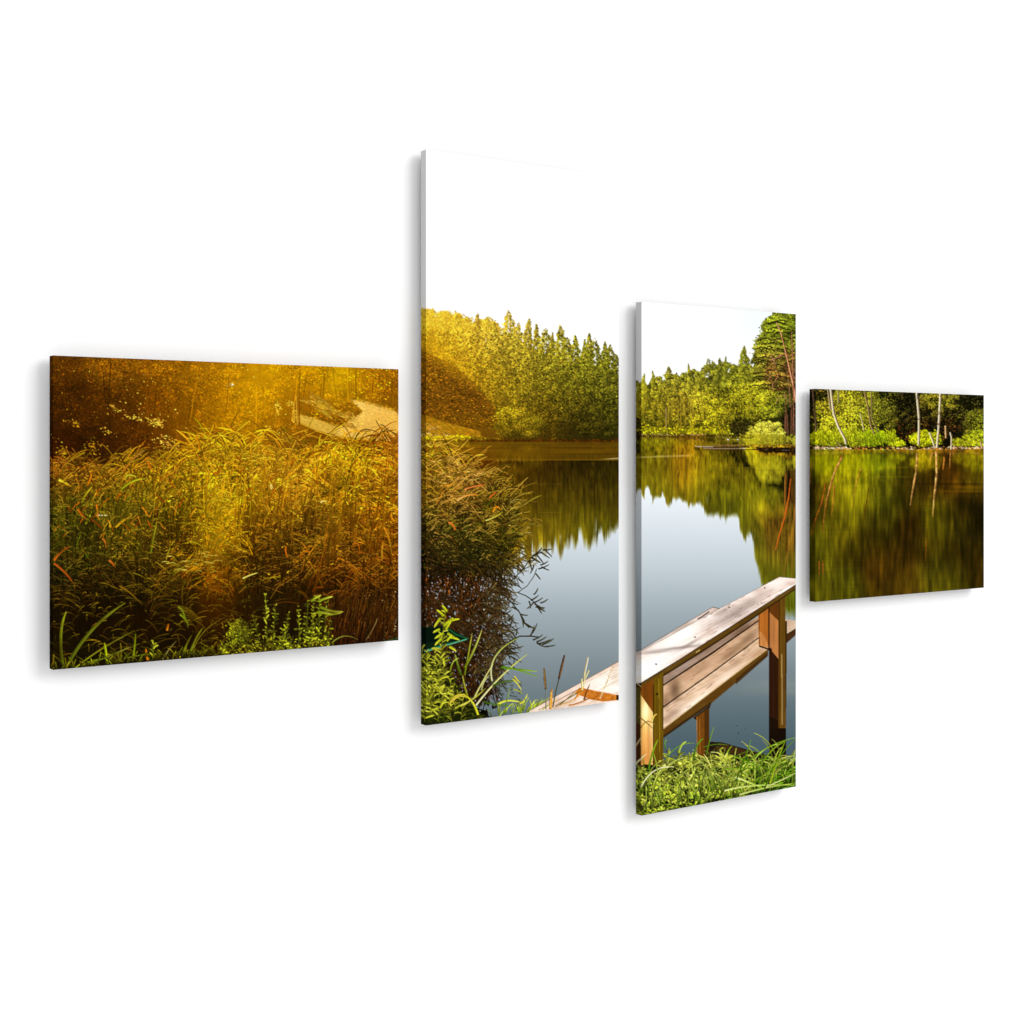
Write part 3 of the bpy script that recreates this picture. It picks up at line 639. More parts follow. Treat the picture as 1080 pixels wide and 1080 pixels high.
def paint_left_panel():
    global CLIP
    CLIP = [44, 366, 432, 720]
    g = guide([(55, 380, 96, 58, 6), (120, 385, 124, 78, 8), (200, 390, 142, 90, 8), (260, 390, 172, 112, 8), (300, 395, 184, 122, 8), (340, 392, 176, 120, 6), (360, 385, 184, 132, 6), (385, 392, 166, 112, 8), (418, 400, 140, 90, 8),
               (60, 430, 66, 38, 4), (90, 430, 72, 42, 4), (120, 430, 76, 44, 4), (180, 430, 108, 62, 4), (205, 430, 126, 76, 4), (240, 430, 152, 94, 5), (300, 440, 132, 80, 5), (275, 415, 160, 100, 5), (330, 440, 120, 66, 6),
               (60, 475, 56, 26, 4), (90, 480, 60, 32, 4), (120, 480, 60, 34, 4), (155, 475, 78, 42, 4), (185, 470, 96, 56, 5), (215, 470, 120, 78, 6), (260, 470, 122, 74, 6), (310, 467, 104, 58, 5)], 17)
    box = (44, 366, 432, 520); ys, xs = win(box)
    C[ys, xs] = guide_fill(box, g) * (.72 + .5 * fbm(10, 21, box)[..., None]); A[ys, xs] = 1
    ang = (-.2, 1.1)
    speckle((46, 370, 430, 500), 9000, g, (.78, 1.0), (.6, 2.0), s=.10, ang=ang, asp=.35)
    speckle((46, 372, 430, 500), 7500, g, (1.0, 1.32), (.4, 1.3), s=.12, ang=ang, asp=.4, mask=nz((46, 372, 430, 500), 16, 22, .42, .7))
    gl = guide([(60, 400, 150, 110, 20), (100, 400, 190, 140, 40), (150, 430, 226, 180, 60), (200, 430, 206, 160, 40), (250, 400, 224, 170, 50), (300, 430, 226, 170, 50), (70, 470, 176, 130, 24), (180, 470, 206, 150, 60)], 22)
    speckle((52, 376, 345, 490), 900, gl, (.55, 1.1), (.35, .8), ang=ang, mask=nz((52, 376, 345, 490), 12, 23, .5, .72))
    for (cx, cy, rx, ry, n) in [(142, 441, 14, 3, 30), (164, 446, 9, 6, 46), (110, 454, 6, 3, 14), (80, 447, 5, 4, 22), (70, 444, 3, 2, 8), (120, 432, 10, 7, 34), (176, 466, 14, 7, 44), (66, 475, 6, 8, 30), (98, 468, 8, 7, 26), (64, 415, 4, 3, 6), (150, 418, 40, 16, 50), (245, 405, 3, 2, 6), (292, 430, 5, 10, 24), (305, 425, 4, 6, 14), (312, 440, 4, 12, 26), (170, 394, 14, 7, 14), (210, 404, 6, 3, 8), (300, 385, 30, 10, 20), (285, 455, 20, 6, 30)]:
        x = cx + N(0, rx * .5, n); y = cy + N(0, ry * .5, n) + (x - cx) * .25
        dabs(x, y, U(.4, 1.2, n), U(.3, .6, n), U(-.2, .8, n), vary(gl(x, y), .25, n))
    n = 5; dabs(244 + N(0, 2.6, n), 406 + N(0, 1, n), U(.8, 1.6, n), U(.4, .8, n), U(0, .6, n), np.tile(rgb(255, 236, 200), (n, 1)))
    dabs(np.array([165.]), np.array([394.6]), .9, .8, 0, np.array([rgb(255, 226, 180)]))
    for k in range(120):
        x = rng.uniform(50, 356); y = rng.uniform(372, 470); crown(x, y, rng.uniform(8, 16), rng.uniform(6, 12), g, clumps=5, per=36, dark=rng.uniform(.62, .8), light=rng.uniform(1.1, 1.4), r=(.5, 1.3), cr=.5)
    for k in range(16):
        x = rng.uniform(60, 350); y = rng.uniform(376, 420); q = rng.uniform(-10, 10); c = g([x], [y + 20])[0]
        line([(x, y), (x + q * .4, y + 22), (x + q, y + rng.uniform(36, 60))], rng.uniform(.5, 1.3), c * rng.choice([.55, .7, 1.25]), alpha=.7)
    speckle((52, 376, 345, 490), 700, gl, (.5, 1.0), (.35, .8), ang=ang, mask=nz((52, 376, 345, 490), 12, 23, .5, .72))
    for (cx, cy, rx, ry, n) in [(142, 441, 12, 3, 22), (164, 446, 8, 5, 34), (80, 447, 5, 4, 18), (176, 466, 12, 6, 34), (66, 478, 6, 9, 34), (98, 470, 9, 8, 30), (292, 430, 4, 9, 20), (305, 425, 3, 5, 12), (310, 440, 3, 10, 20)]:
        x = cx + N(0, rx * .5, n); y = cy + N(0, ry * .5, n) + (x - cx) * .25
        dabs(x, y, U(.4, 1.2, n), U(.3, .6, n), U(-.2, .8, n), vary(gl(x, y), .25, n))
    # trunks on the right, behind the slope
    for k in range(40):
        x = rng.uniform(366, 424); c = g([x], [405])[0]; c = c * rng.uniform(.82, 1.12)
        line([(x, 376 + rng.uniform(0, 8)), (x + rng.uniform(-.7, .7), rng.uniform(412, 430))], rng.uniform(.3, .8), c)
    speckle((362, 388, 424, 424), 1200, g, (1.0, 1.6), (.4, .8), ang=(-.5, .5), mask=nz((362, 388, 424, 424), 10, 24, .4, .7))
    # the sandy slope
    slope = [(368, 421.5), (385, 423), (405, 429), (424, 435), (424, 466), (400, 466), (370, 462), (352, 456), (360, 449), (376, 440), (383, 434), (376, 427)]
    def sand(box, shp, col):
        return col * (.84 + .28 * fbm(7, 25, box, 4, .5)[..., None])
    poly(slope, rgb(222, 166, 54), tex=sand)
    msl = in_mask(slope, (330, 415, 430, 470))
    gsd = guide([(380, 430, 252, 206, 104), (400, 445, 242, 186, 74), (420, 445, 230, 166, 56), (370, 455, 236, 178, 50), (400, 462, 170, 116, 36), (340, 448, 200, 150, 44), (330, 425, 190, 140, 50)], 14)
    speckle((350, 420, 426, 467), 2600, gsd, (.78, 1.0), (.5, 1.6), s=.12, ang=(-.1, .6), asp=.35, mask=msl)
    speckle((350, 420, 426, 467), 1300, gsd, (.9, 1.12), (.5, 1.3), s=.08, ang=(-.1, .5), asp=.35, mask=msl)
    poly([(314, 436), (334, 441), (352, 449), (368, 452), (372, 464), (352, 461), (332, 454), (314, 446)], rgb(190, 142, 44), tex=sand, alpha=.85)
    for k in range(16):
        t = rng.random(); x = 318 + 48 * t; y = 421 + 22 * t + rng.uniform(-5, 5); line([(x, y), (x + 5, y + 2.2 + rng.uniform(-1, 1)), (x + rng.uniform(8, 14), y + rng.uniform(4, 8))], [.5, 1.4, .5], rgb(214, 160, 56) * rng.uniform(.7, 1.0), alpha=.8)
    for (a, b, c, d, nn, sp) in [(314, 438, 345, 452, 150, 1.6), (340, 450, 372, 462, 170, 1.8), (328, 417, 350, 429, 60, 1.8), (318, 422, 336, 425, 46, 1.0), (340, 428, 360, 437, 40, 1.6), (345, 442, 362, 450, 60, 2.0), (352, 434, 366, 440, 36, 1.5), (330, 430, 350, 438, 24, 1.6), (366, 436, 378, 446, 40, 3)]:
        t = rng.random(nn); x = a + (c - a) * t + N(0, 1.0, nn); y = b + (d - b) * t + N(0, sp, nn)
        dabs(x, y, U(.7, 2.6, nn), U(.3, .65, nn), .42 + N(0, .2, nn), vary(gsd(x, y) * U(.62, 1.02, nn)[:, None], .12, nn))
    n = 150; x = U(350, 384, n); y = 421 + (x - 350) * .05 + U(0, 24, n); k = (x < 376 + (y - 424) * .3) & (y < 450 - (x - 350) * .4)
    dabs(x[k], y[k], U(.8, 2.0, n)[k], U(.4, .8, n)[k], .5 + N(0, .3, k.sum()), vary(np.tile(rgb(150, 104, 14), (k.sum(), 1)), .2, k.sum()))
    n = 260; t = rng.random(n); x = 316 + 60 * t; y = 436 + 17 * t - np.abs(N(0, 2.2, n)); dabs(x, y, U(.7, 2.2, n), U(.35, .8, n), U(-.4, .9, n), vary(np.tile(rgb(112, 70, 8), (n, 1)), .3, n))
    n = 200; x = U(372, 426, n); y = 421.5 + (x - 372) * .27 - np.abs(N(0, 1.4, n)); dabs(x, y, U(.7, 1.8, n), U(.35, .7, n), U(-.2, .6, n), vary(np.tile(rgb(150, 106, 16), (n, 1)), .25, n))
    for p in ([(312.5, 418), (313.5, 448)], [(310, 424), (310.5, 446)]): line(p, .6, rgb(190, 140, 50))
    line([(315, 424), (315.8, 450)], 1.6, rgb(104, 58, 6)); line([(306, 420), (307, 452)], .8, rgb(120, 72, 8))
    n = 260; x = U(366, 424, n); y = 423.5 + (x - 370) * .05 + N(0, 1, n) - 1
    # the slope catches the low sun
    for P_, a_ in ((slope, .42), ([(316, 438), (334, 442), (352, 449), (370, 453), (376, 462), (352, 460), (332, 453), (316, 445)], .40)):
        bx, m_ = inpoly(P_, (300, 410, 430, 470)); mixc(bx, rgb(255, 206, 112), blur_box(m_.astype(np.float32), 3, 4) * a_)
    # haze and beams of low sun over the far wood
    box = (44, 366, 432, 520); gx, gy = grid(box)
    d = np.exp(-((gx - 262) / 85) ** 2 - ((gy - 420) / 75) ** 2) * .24; screen(box, rgb(225, 145, 0), d)
    b1 = np.exp(-((gx - (362 - (gy - 376) * .22)) / 13) ** 2) * np.clip(1 - (gy - 376) / 58, 0, 1) * .30; screen(box, rgb(222, 164, 4), b1)
    b2 = np.exp(-((gx - (285 - (gy - 376) * .28)) / 22) ** 2) * np.clip(1 - (gy - 376) / 110, 0, 1) * .22; screen(box, rgb(222, 156, 0), b2)
    # --- reeds ---
    gr = guide([(60, 500, 92, 50, 8), (100, 500, 96, 58, 8), (150, 495, 96, 66, 8), (200, 495, 108, 80, 10), (235, 480, 140, 104, 14), (262, 490, 134, 102, 16), (300, 490, 140, 100, 20), (340, 485, 146, 104, 14), (375, 480, 152, 116, 14), (410, 480, 146, 92, 12),
                (60, 530, 76, 66, 10), (100, 530, 86, 72, 10), (150, 530, 96, 80, 12), (200, 530, 96, 78, 8), (240, 530, 128, 100, 12), (280, 530, 106, 78, 10), (320, 525, 110, 82, 14), (360, 525, 112, 86, 10), (410, 520, 104, 72, 8),
                (60, 570, 60, 54, 8), (100, 570, 68, 58, 8), (150, 570, 80, 62, 8), (195, 565, 80, 56, 4), (228, 560, 116, 94, 8), (262, 565, 84, 56, 4), (300, 570, 66, 46, 6), (350, 565, 90, 64, 10), (385, 560, 84, 54, 6), (415, 570, 110, 68, 6),
                (60, 610, 54, 40, 8), (100, 610, 50, 34, 6), (150, 610, 54, 40, 6), (190, 605, 64, 46, 6), (232, 605, 104, 68, 4), (270, 605, 70, 50, 8), (310, 610, 74, 50, 6), (350, 610, 76, 46, 5), (410, 605, 74, 46, 6),
                (60, 650, 42, 30, 6), (100, 650, 36, 22, 4), (150, 650, 40, 24, 4), (200, 650, 52, 32, 4), (235, 650, 74, 42, 3), (280, 650, 52, 38, 8), (340, 650, 54, 28, 4), (410, 650, 46, 26, 12),
                (60, 690, 40, 40, 8), (120, 690, 42, 42, 8), (180, 690, 36, 30, 4), (240, 680, 46, 36, 4), (320, 685, 44, 34, 8), (410, 675, 40, 28, 10)], 15)
    top = lambda x: np.interp(x, [44, 60, 85, 110, 140, 170, 200, 222, 235, 262, 300, 340, 370, 400, 430], [508, 506, 502, 508, 500, 500, 488, 470, 466, 478, 483, 478, 470, 468, 466])
    box = (44, 460, 432, 720); gx, gy = grid(box); ys, xs = win(box)
    m = np.clip((gy - top(gx) - 4 - (noise(7, 300, 27, box) - .5) * 12) / 5, 0, 1)[..., None]
    F = guide_fill(box, gr) * (.42 + .5 * fbm(9, 28, box)[..., None])
    C[ys, xs] = C[ys, xs] * (1 - m) + F * m
    # tall stems behind, in the brown shade
    n = 1500; x = U(280, 432, n); y = U(600, 700, n); l = U(30, 80, n); s = U(.02, .30, n)
    blades(x, y, x + l * s * .4, y - l * .5, x + l * s, y - l, U(.3, .7, n), .35, vary(gr(x, y) * .65, .3, n), vary(gr(x, y - l * .6) * np.array([[.95, 1.12, 1.2]]), .3, n))
    n = 900; x = U(46, 280, n); y = U(600, 700, n); l = U(20, 60, n); s = U(-.3, .3, n)
    blades(x, y, x + l * s * .4, y - l * .5, x + l * s, y - l, U(.3, .7, n), .35, vary(gr(x, y) * .6, .3, n), vary(gr(x, y - l * .6) * .9, .3, n))
    patch = fbm(26, 33, (36, 460, 440, 720), 3, .8)
    def gp(x, y):
        v = patch[((y - 460) * S).astype(int).clip(0, patch.shape[0] - 1), ((x - 36) * S).astype(int).clip(0, patch.shape[1] - 1)]
        return gr(x, y) * (.30 + 1.45 * v)[:, None] * (np.array([[1.04, .99, .85]], np.float32) - np.array([[.12, -.03, -.15]], np.float32) * np.clip((230 - x) / 120, 0, 1)[:, None])
    def row(n, h0, h1, ylo, yhi, **k):
        x = U(40, 436, n); y = U(ylo, yhi, n); h = U(h0, h1, n)
        y = np.maximum(y, top(x) + h * .9 + N(3, 5, n)); q = y < yhi + 12
        plants(x[q], y[q], h[q], gp, **k)
    row(620, 26, 60, 500, 655, nl=9, L=(14, 36), w=(.3, .75), dk=.75, br=(.75, 1.3))
    hz = (44, 460, 432, 720); ys, xs = win(hz); gx, gy = grid(hz)
    hm = (np.clip((gy - top(gx)) / 20, 0, 1) * .22)[..., None]; C[ys, xs] = C[ys, xs] * (1 - hm) + guide_fill(hz, gr) * .8 * hm
    row(460, 30, 66, 520, 665, nl=9, L=(18, 44), w=(.3, .75), dk=.75, hi=.4, br=(.9, 1.5))
    row(110, 30, 64, 510, 630, nl=8, L=(16, 40), w=(.35, .85), dk=.8, hi=.7, br=(1.05, 1.7))
    for (cx_, cy_, nn, l0, l1, br_) in [(225, 600, 44, 34, 62, 1.5), (150, 610, 26, 28, 52, 1.2), (100, 590, 26, 26, 50, 1.2), (300, 600, 30, 30, 56, 1.25), (350, 590, 30, 30, 56, 1.3), (392, 580, 24, 28, 50, 1.3), (262, 560, 26, 28, 48, 1.35), (180, 560, 24, 26, 46, 1.25), (70, 560, 18, 24, 44, 1.2), (325, 550, 22, 24, 44, 1.4), (126, 555, 20, 24, 44, 1.25)]:
        x = cx_ + N(0, 5, nn); y = cy_ + N(0, 8, nn); l = U(l0, l1, nn); sd = np.where(rng.random(nn) < .68, 1, -1) * U(.1, 1, nn)
        tx_, ty_ = x + sd * l * .72, y - l * U(.45, 1.0, nn)
        blades(x, y, x + sd * l * .12, y - l * .9, tx_, ty_, U(.6, 1.3, nn), .5, vary(gp(x, y) * .8, .2, nn), vary(gp(tx_, ty_) * br_, .18, nn), rib=.1)
    # slender upright stalks
    n = 420; x = U(46, 430, n); l = U(18, 60, n); y = top(x) + l * .75 + U(0, 70, n); q = N(.10, .14, n)
    blades(x, y, x + q * l * .3, y - l * .5, x + q * l, y - l, U(.35, .7, n), .3, vary(gp(x, y) * .9, .2, n), vary(gp(x, y - l) * 1.35, .2, n), rib=.05)
    # feathery crest of the reeds
    n = 360; x = U(46, 430, n); l = U(5, 17, n); y = top(x) + U(-3, 24, n); sd = np.where(rng.random(n) < .66, 1, -1) * U(.1, 1.1, n)
    blades(x, y, x + sd * l * .2, y - l * .7, x + sd * l * .85, y - l * U(.4, .95, n), U(.4, .9, n), .4, gr(x, y) * .8, vary(gr(x, y) * 1.35, .2, n), rib=.1)
    # short sharp gleams on the leaf bends
    n = 700; x = U(46, 430, n); y = U(478, 615, n); k = (y > top(x) + 2) & nz((44, 470, 432, 620), 14, 29, .42, .66)(x, y); x, y = x[k], y[k]; n = len(x)
    dabs(x, y, U(.7, 2.2, n), U(.25, .5, n), np.where(rng.random(n) < .6, U(-1.1, -.1, n), U(.1, 1.0, n)), vary(gr(x, y) * 1.55 + rgb(74, 56, 22), .2, n))
    # orange dead leaves
    n = 120; x = np.concatenate([U(54, 190, 60), U(200, 430, 60)]); y = top(x) + U(2, 62, n); l = U(5, 13, n); a = np.where(rng.random(n) < .7, U(.2, 1.0, n), -U(.2, 1.0, n))
    oc = np.array([[196, 108, 12], [214, 140, 26], [170, 78, 8], [206, 160, 40]], np.float32)[rng.integers(0, 4, n)] / 255
    blades(x, y, x + a * l * .5, y - l * .6, x + a * l * 1.1, y - l * .8, U(.6, 1.3, n), .6, oc * .75, oc * U(.7, 1.1, n)[:, None])
    def leaf(p, w, c0, c1, rib=.12):
        (a, b), (c, d), (e, f) = p
        blades(*[np.array([float(v)]) for v in (a, b, c, d, e, f)], w, w * .7, np.array([rgb(*c0)]), np.array([rgb(*c1)]), rib=rib)
    for p, w, c0, c1 in [(((62, 506), (66, 507), (75, 513)), 2.6, (230, 214, 60), (200, 160, 20)), (((86, 530), (90, 520), (97, 514)), 2.0, (120, 110, 12), (206, 190, 40)), (((92, 512), (98, 500), (95, 500)), 1.6, (200, 120, 10), (226, 130, 20)),
                         (((132, 505), (133, 498), (144, 503)), 1.6, (176, 170, 30), (196, 190, 50)), (((128, 516), (140, 505), (152, 505)), 1.7, (150, 160, 20), (196, 190, 40)), (((130, 497), (140, 482), (152, 475)), 1.2, (190, 110, 30), (150, 120, 60)),
                         (((156, 487), (158, 494), (162, 497)), 1.4, (206, 116, 30), (190, 100, 16)), (((172, 502), (178, 486), (164, 473)), 1.1, (150, 120, 20), (130, 110, 24)), (((184, 503), (188, 496), (184, 490)), 1.2, (170, 120, 20), (190, 130, 30)),
                         (((207, 459), (210, 468), (211, 476)), 1.3, (206, 130, 20), (190, 110, 14)), (((102, 532), (103, 540), (104, 548)), 2.0, (214, 120, 14), (206, 130, 20)), (((82, 537), (86, 543), (92, 548)), 2.2, (200, 110, 20), (170, 84, 14)),
                         (((122, 556), (128, 550), (135, 546)), 1.8, (226, 176, 30), (200, 150, 20)), (((104, 543.5), (108, 543), (114, 543.8)), 1.4, (250, 240, 200), (230, 206, 120)), (((116, 556), (116, 552), (114, 548)), 1.5, (206, 170, 40), (200, 140, 20)),
                         (((57, 591), (62, 582), (74, 576)), 2.2, (190, 100, 20), (176, 84, 14)), (((57, 594), (70, 603), (78, 616)), 2.2, (176, 90, 24), (160, 74, 14)), (((108, 568), (112, 570), (112, 578)), 2.0, (206, 120, 44), (176, 96, 20)), (((115, 591), (119, 593), (121, 598)), 2.0, (196, 110, 44), (176, 90, 24)),
                         (((159, 583), (162, 566), (165, 552)), 1.8, (110, 120, 20), (150, 140, 30)), (((175, 590), (179, 576), (184, 570)), 1.1, (150, 130, 20), (170, 150, 30)), (((196, 612), (190, 620), (193, 640)), 1.5, (110, 90, 14), (90, 76, 10)), (((150, 535), (154, 538), (156, 545)), 1.8, (216, 140, 24), (200, 110, 10)),
                         (((320, 492), (335, 488), (340, 478)), 1.6, (200, 150, 24), (226, 170, 50)), (((300, 505), (312, 496), (318, 488)), 1.6, (206, 140, 20), (216, 160, 30)), (((352, 478), (356, 472), (360, 468)), 1.5, (200, 140, 20), (220, 160, 40)), (((337, 470), (336, 462), (339, 458)), 1.2, (190, 170, 20), (190, 150, 20)),
                         (((338, 530), (344, 525), (344, 533)), 1.3, (240, 220, 140), (206, 180, 50)), (((286, 516), (284, 506), (288, 515)), 1.0, (230, 200, 110), (230, 200, 110)), (((416, 550), (411, 545), (413, 541)), 1.8, (206, 130, 20), (226, 150, 30)), (((405, 556), (412, 566), (413, 585)), 2.0, (210, 130, 20), (150, 120, 20)), (((403, 590), (402, 580), (404, 572)), 1.6, (206, 150, 40), (196, 130, 30)),
                         (((256, 610), (264, 606), (272, 604)), 1.1, (240, 226, 120), (220, 200, 80)), (((330, 630), (340, 590), (347, 545)), 1.0, (96, 54, 8), (176, 108, 20)), (((303, 588), (300, 580), (302, 576)), 1.4, (190, 90, 10), (206, 110, 20)), (((372, 574), (380, 570), (379, 582)), 1.2, (206, 120, 24), (190, 100, 16)), (((310, 568), (322, 572), (326, 584)), 1.4, (150, 110, 20), (176, 100, 20))]:
        leaf(p, w, c0, c1)
    # pale arching clump in the light beam
    n = 60; x = 226 + N(0, 12, n); y = U(530, 604, n); sd = np.where(rng.random(n) < .7, 1, -1); l = U(14, 30, n)
    blades(x, y, x + sd * l * .15, y - l * .7, x + sd * l * .8, y - l * U(.3, .8, n), U(.5, 1.0, n), .5, gr(x, y) * .9, vary(np.tile(rgb(176, 146, 26), (n, 1)), .18, n), rib=.1)
    for k in range(26):
        x = rng.uniform(180, 222); y = rng.uniform(586, 606); l = rng.uniform(6, 14); sd = 1 if rng.random() < .7 else -1
        leaf(((x, y), (x + sd * 3, y - l * .6), (x + sd * l, y - l * .35)), .8, (110, 96, 10), (226, 206, 90))
    for k in range(9):
        a = 3 * k; leaf(((206 + k * .6, 668 - k), (216 + k * .4, 640 + a * .3), (180 + k * 2, 638 + a * .8)), .8, (90, 66, 8), (150, 130, 20))
    # shade under the reeds
    box = (44, 590, 432, 720); gx, gy = grid(box)
    f = np.clip((gy - 600 - 10 * np.sin(gx * .05)) / 55, 0, 1) * (.30 + .3 * fbm(14, 30, box)); mixc(box, rgb(34, 16, 2), f.astype(np.float32))
    n = 300; x = U(52, 280, n); y = U(615, 700, n); l = U(6, 22, n); a = U(-1.5, 1.5, n)
    blades(x, y, x + a * l * .4, y - l * .5, x + a * l, y - l * U(.2, .7, n), U(.3, .7, n), .4, vary(np.tile(rgb(52, 38, 4), (n, 1)), .3, n), vary(np.tile(rgb(98, 84, 14), (n, 1)), .35, n))
    # water gleams between the stems
    n = 420; x = 424 - np.abs(N(0, 22, n)); y = 622 + rng.random(n) ** .7 * 72; k = (y > 606 + (424 - x) * .5) ; x, y = x[k], y[k]; n = len(x)
    dabs(x, y, U(.3, .75, n), U(.25, .55, n), U(-1.5, 1.5, n), vary(np.tile(rgb(168, 140, 100), (n, 1)), .35, n))
    n = 420; x = U(340, 432, n); y = U(650, 690, n); l = U(14, 40, n)
    blades(x, y, x + l * .1, y - l * .5, x + l * U(0, .35, n), y - l, U(.3, .6, n), .3, vary(np.tile(rgb(46, 22, 4), (n, 1)), .3, n), vary(np.tile(rgb(84, 56, 14), (n, 1)), .35, n))
    poly([(392, 680), (410, 675.6), (424, 672), (432, 680), (384, 684)], rgb(20, 50, 26), alpha=.85)
    line([(388, 680), (406, 676), (424, 671.8)], .5, rgb(70, 84, 46))
    # bright leaves at the bottom edge
    for p, w, c0, c1 in [(((67, 704), (60, 665), (70, 645)), 3.0, (84, 92, 12), (150, 156, 30)), (((70, 704), (92, 660), (132, 636)), 3.3, (84, 92, 16), (122, 124, 28)), (((80, 704), (104, 684), (142, 665)), 1.2, (150, 150, 30), (110, 100, 24)),
                         (((113, 700), (112, 686), (110, 678)), 2.4, (170, 186, 14), (150, 160, 20)), (((128, 698), (128, 684), (127, 678)), 1.6, (90, 90, 10), (130, 110, 20)), (((140, 697), (142, 684), (143, 668)), 1.8, (150, 170, 14), (110, 120, 10)),
                         (((86, 702), (100, 694), (118, 694)), 1.2, (130, 140, 20), (100, 110, 14)), (((120, 698), (150, 688), (172, 690)), 1.2, (120, 130, 20), (90, 96, 14)), (((95, 700), (120, 690), (138, 682)), 1.2, (96, 110, 20), (150, 150, 60)), (((171, 696), (178, 684), (186, 676)), .8, (190, 180, 110), (120, 110, 50)),
                         (((192, 692), (196, 680), (202, 670)), 1.6, (130, 130, 20), (110, 110, 16)), (((200, 690), (206, 672), (214, 662)), 2.0, (110, 120, 20), (130, 130, 20)), (((204, 684), (214, 660), (240, 650)), .9, (120, 110, 30), (90, 80, 20)), (((156, 696), (154, 690), (154, 684)), 2.4, (214, 130, 16), (190, 110, 10)), (((176, 665), (177, 660), (178, 658)), 2.2, (196, 120, 20), (176, 90, 12)),
                         (((190, 648), (200, 655), (198, 662)), 2.0, (120, 130, 20), (96, 110, 14)), (((188, 640), (194, 642), (196, 656)), 2.0, (120, 126, 30), (100, 110, 20)), (((55, 702), (56, 694), (57, 690)), 2.4, (120, 90, 10), (150, 110, 20)), (((126, 618), (136, 622), (150, 638)), 1.6, (150, 110, 24), (90, 66, 10)), (((386, 675), (396, 660), (398, 652)), .9, (130, 110, 60), (190, 160, 96)), (((350, 678), (362, 666), (376, 674)), .9, (150, 150, 60), (110, 110, 40))]:
        leaf(p, w, c0, c1)
    n = 150; x = np.concatenate([U(52, 190, 100), U(190, 236, 50)]); y = 707 - (x - 52) * .088 + U(-4, 3, n); l = U(3, 13, n); a = U(-1.1, 1.1, n)
    blades(x, y, x + a * l * .3, y - l * .6, x + a * l, y - l, U(.5, 1.2, n), .5, vary(np.tile(rgb(40, 38, 6), (n, 1)), .3, n), vary(np.tile(rgb(100, 98, 14), (n, 1)), .35, n))
    for (x, y, h, le) in [(161, 694, 18, .06), (238, 690, 12, .2), (252, 690, 32, -.05), (282, 690, 62, -.04), (288, 690, 52, .05), (276, 690, 40, -.25), (300, 688, 42, .10), (268, 690, 26, -.3), (262, 692, 34, .1), (305, 688, 24, -.3), (314, 686, 46, .03), (322, 684, 50, .06), (330, 684, 55, .02), (336, 683, 54, .02), (342, 682, 48, .04), (345, 682, 30, .2), (330, 684, 28, -.3), (247, 692, 16, -.2), (296, 688, 30, .3), (238, 694, 16, -.3), (326, 684, 34, .3)]:
        leafy_stem(x, y, h, le, rgb(168, 172, 36) * rng.uniform(.8, 1.1), leaf=rng.uniform(3.2, 4.8), n=max(5, int(h / 3.6)), dark=.3)
    for (a, b, c) in [((336, 634), (345, 630), (351, 629)), ((338, 640), (350, 646), (362, 645)), ((345, 648), (353, 648), (361, 645.5)), ((335, 645), (342, 646), (352, 648)), ((328, 634), (333, 630), (338, 628))]:
        leaf((a, b, c), 2.4, (120, 140, 24), (206, 206, 70))
    crown(252, 668, 12, 16, guide([(252, 668, 110, 112, 22)], 40), clumps=26, per=34, dark=.4, light=1.5, r=(.5, 1.2))
    n = 380; x = U(236, 352, n); y = 691 - (x - 236) * .09 - np.abs(N(0, 6, n)); dabs(x, y, U(.7, 2.2, n), U(.3, .7, n), U(-1.3, 1.3, n), vary(np.tile(rgb(104, 102, 20), (n, 1)), .55, n))
    # deeper shade between the clumps, low in the bed
    box = (44, 470, 432, 720); gx, gy = grid(box)
    f = np.clip((fbm(22, 35, box, 3, .9) - .42) * 2.2, 0, 1) * np.clip((gy - 500) / 80, 0, 1) * .45; mixc(box, rgb(44, 24, 2), f.astype(np.float32))
    # pale backlit edges
    n = 520; x = U(46, 430, n); y = U(484, 610, n); k = (y > top(x) + 4); x, y = x[k], y[k]; n = len(x); l = U(5, 14, n); sd = np.where(rng.random(n) < .7, 1, -1)
    blades(x, y, x + sd * l * .4, y - l * .55, x + sd * l, y - l * U(-.1, .5, n), U(.3, .55, n), .3, gr(x, y), vary(np.clip(gr(x, y) * 1.35 + rgb(62, 56, 26), 0, 1), .15, n), rib=0)
    # sun haze over the reeds
    box = (44, 366, 432, 720); gx, gy = grid(box)
    f = np.exp(-((gx - (240 - (gy - 470) * .12)) / 26) ** 2) * np.clip(1 - np.abs(gy - 520) / 150, 0, 1) * .13; screen(box, rgb(206, 140, 0), f)
    f = np.exp(-((gx - 228) / 18) ** 2 - ((gy - 640) / 50) ** 2) * .20; mixc(box, rgb(128, 74, 0), f.astype(np.float32))
    f = np.exp(-((gx - 262) / 120) ** 2 - ((gy - 410) / 90) ** 2) * .09; screen(box, rgb(255, 160, 0), f)
    for (xt, xb_, w_, a_) in [(366, 190, 12, .12), (372, 262, 9, .09), (340, 120, 14, .06), (378, 330, 8, .06)]:
        xc = xt + (xb_ - xt) * (gy - 372) / 300
        f = np.exp(-((gx - xc) / (w_ * (1 + (gy - 372) / 130))) ** 2) * np.clip(1 - (gy - 372) / 320, 0, 1) * a_; screen(box, rgb(240, 160, 0), f.astype(np.float32))
    mixc(box, rgb(150, 92, 4), (np.clip(1 - np.abs(gy - 500) / 130, 0, 1) * .04 + 0 * gx).astype(np.float32))
    f = np.exp(-((gx - 430) / 36) ** 2 - ((gy - 560) / 60) ** 2) * .2; screen(box, rgb(150, 80, 0), f)
    CLIP = [X0, Y0, X1, Y1]

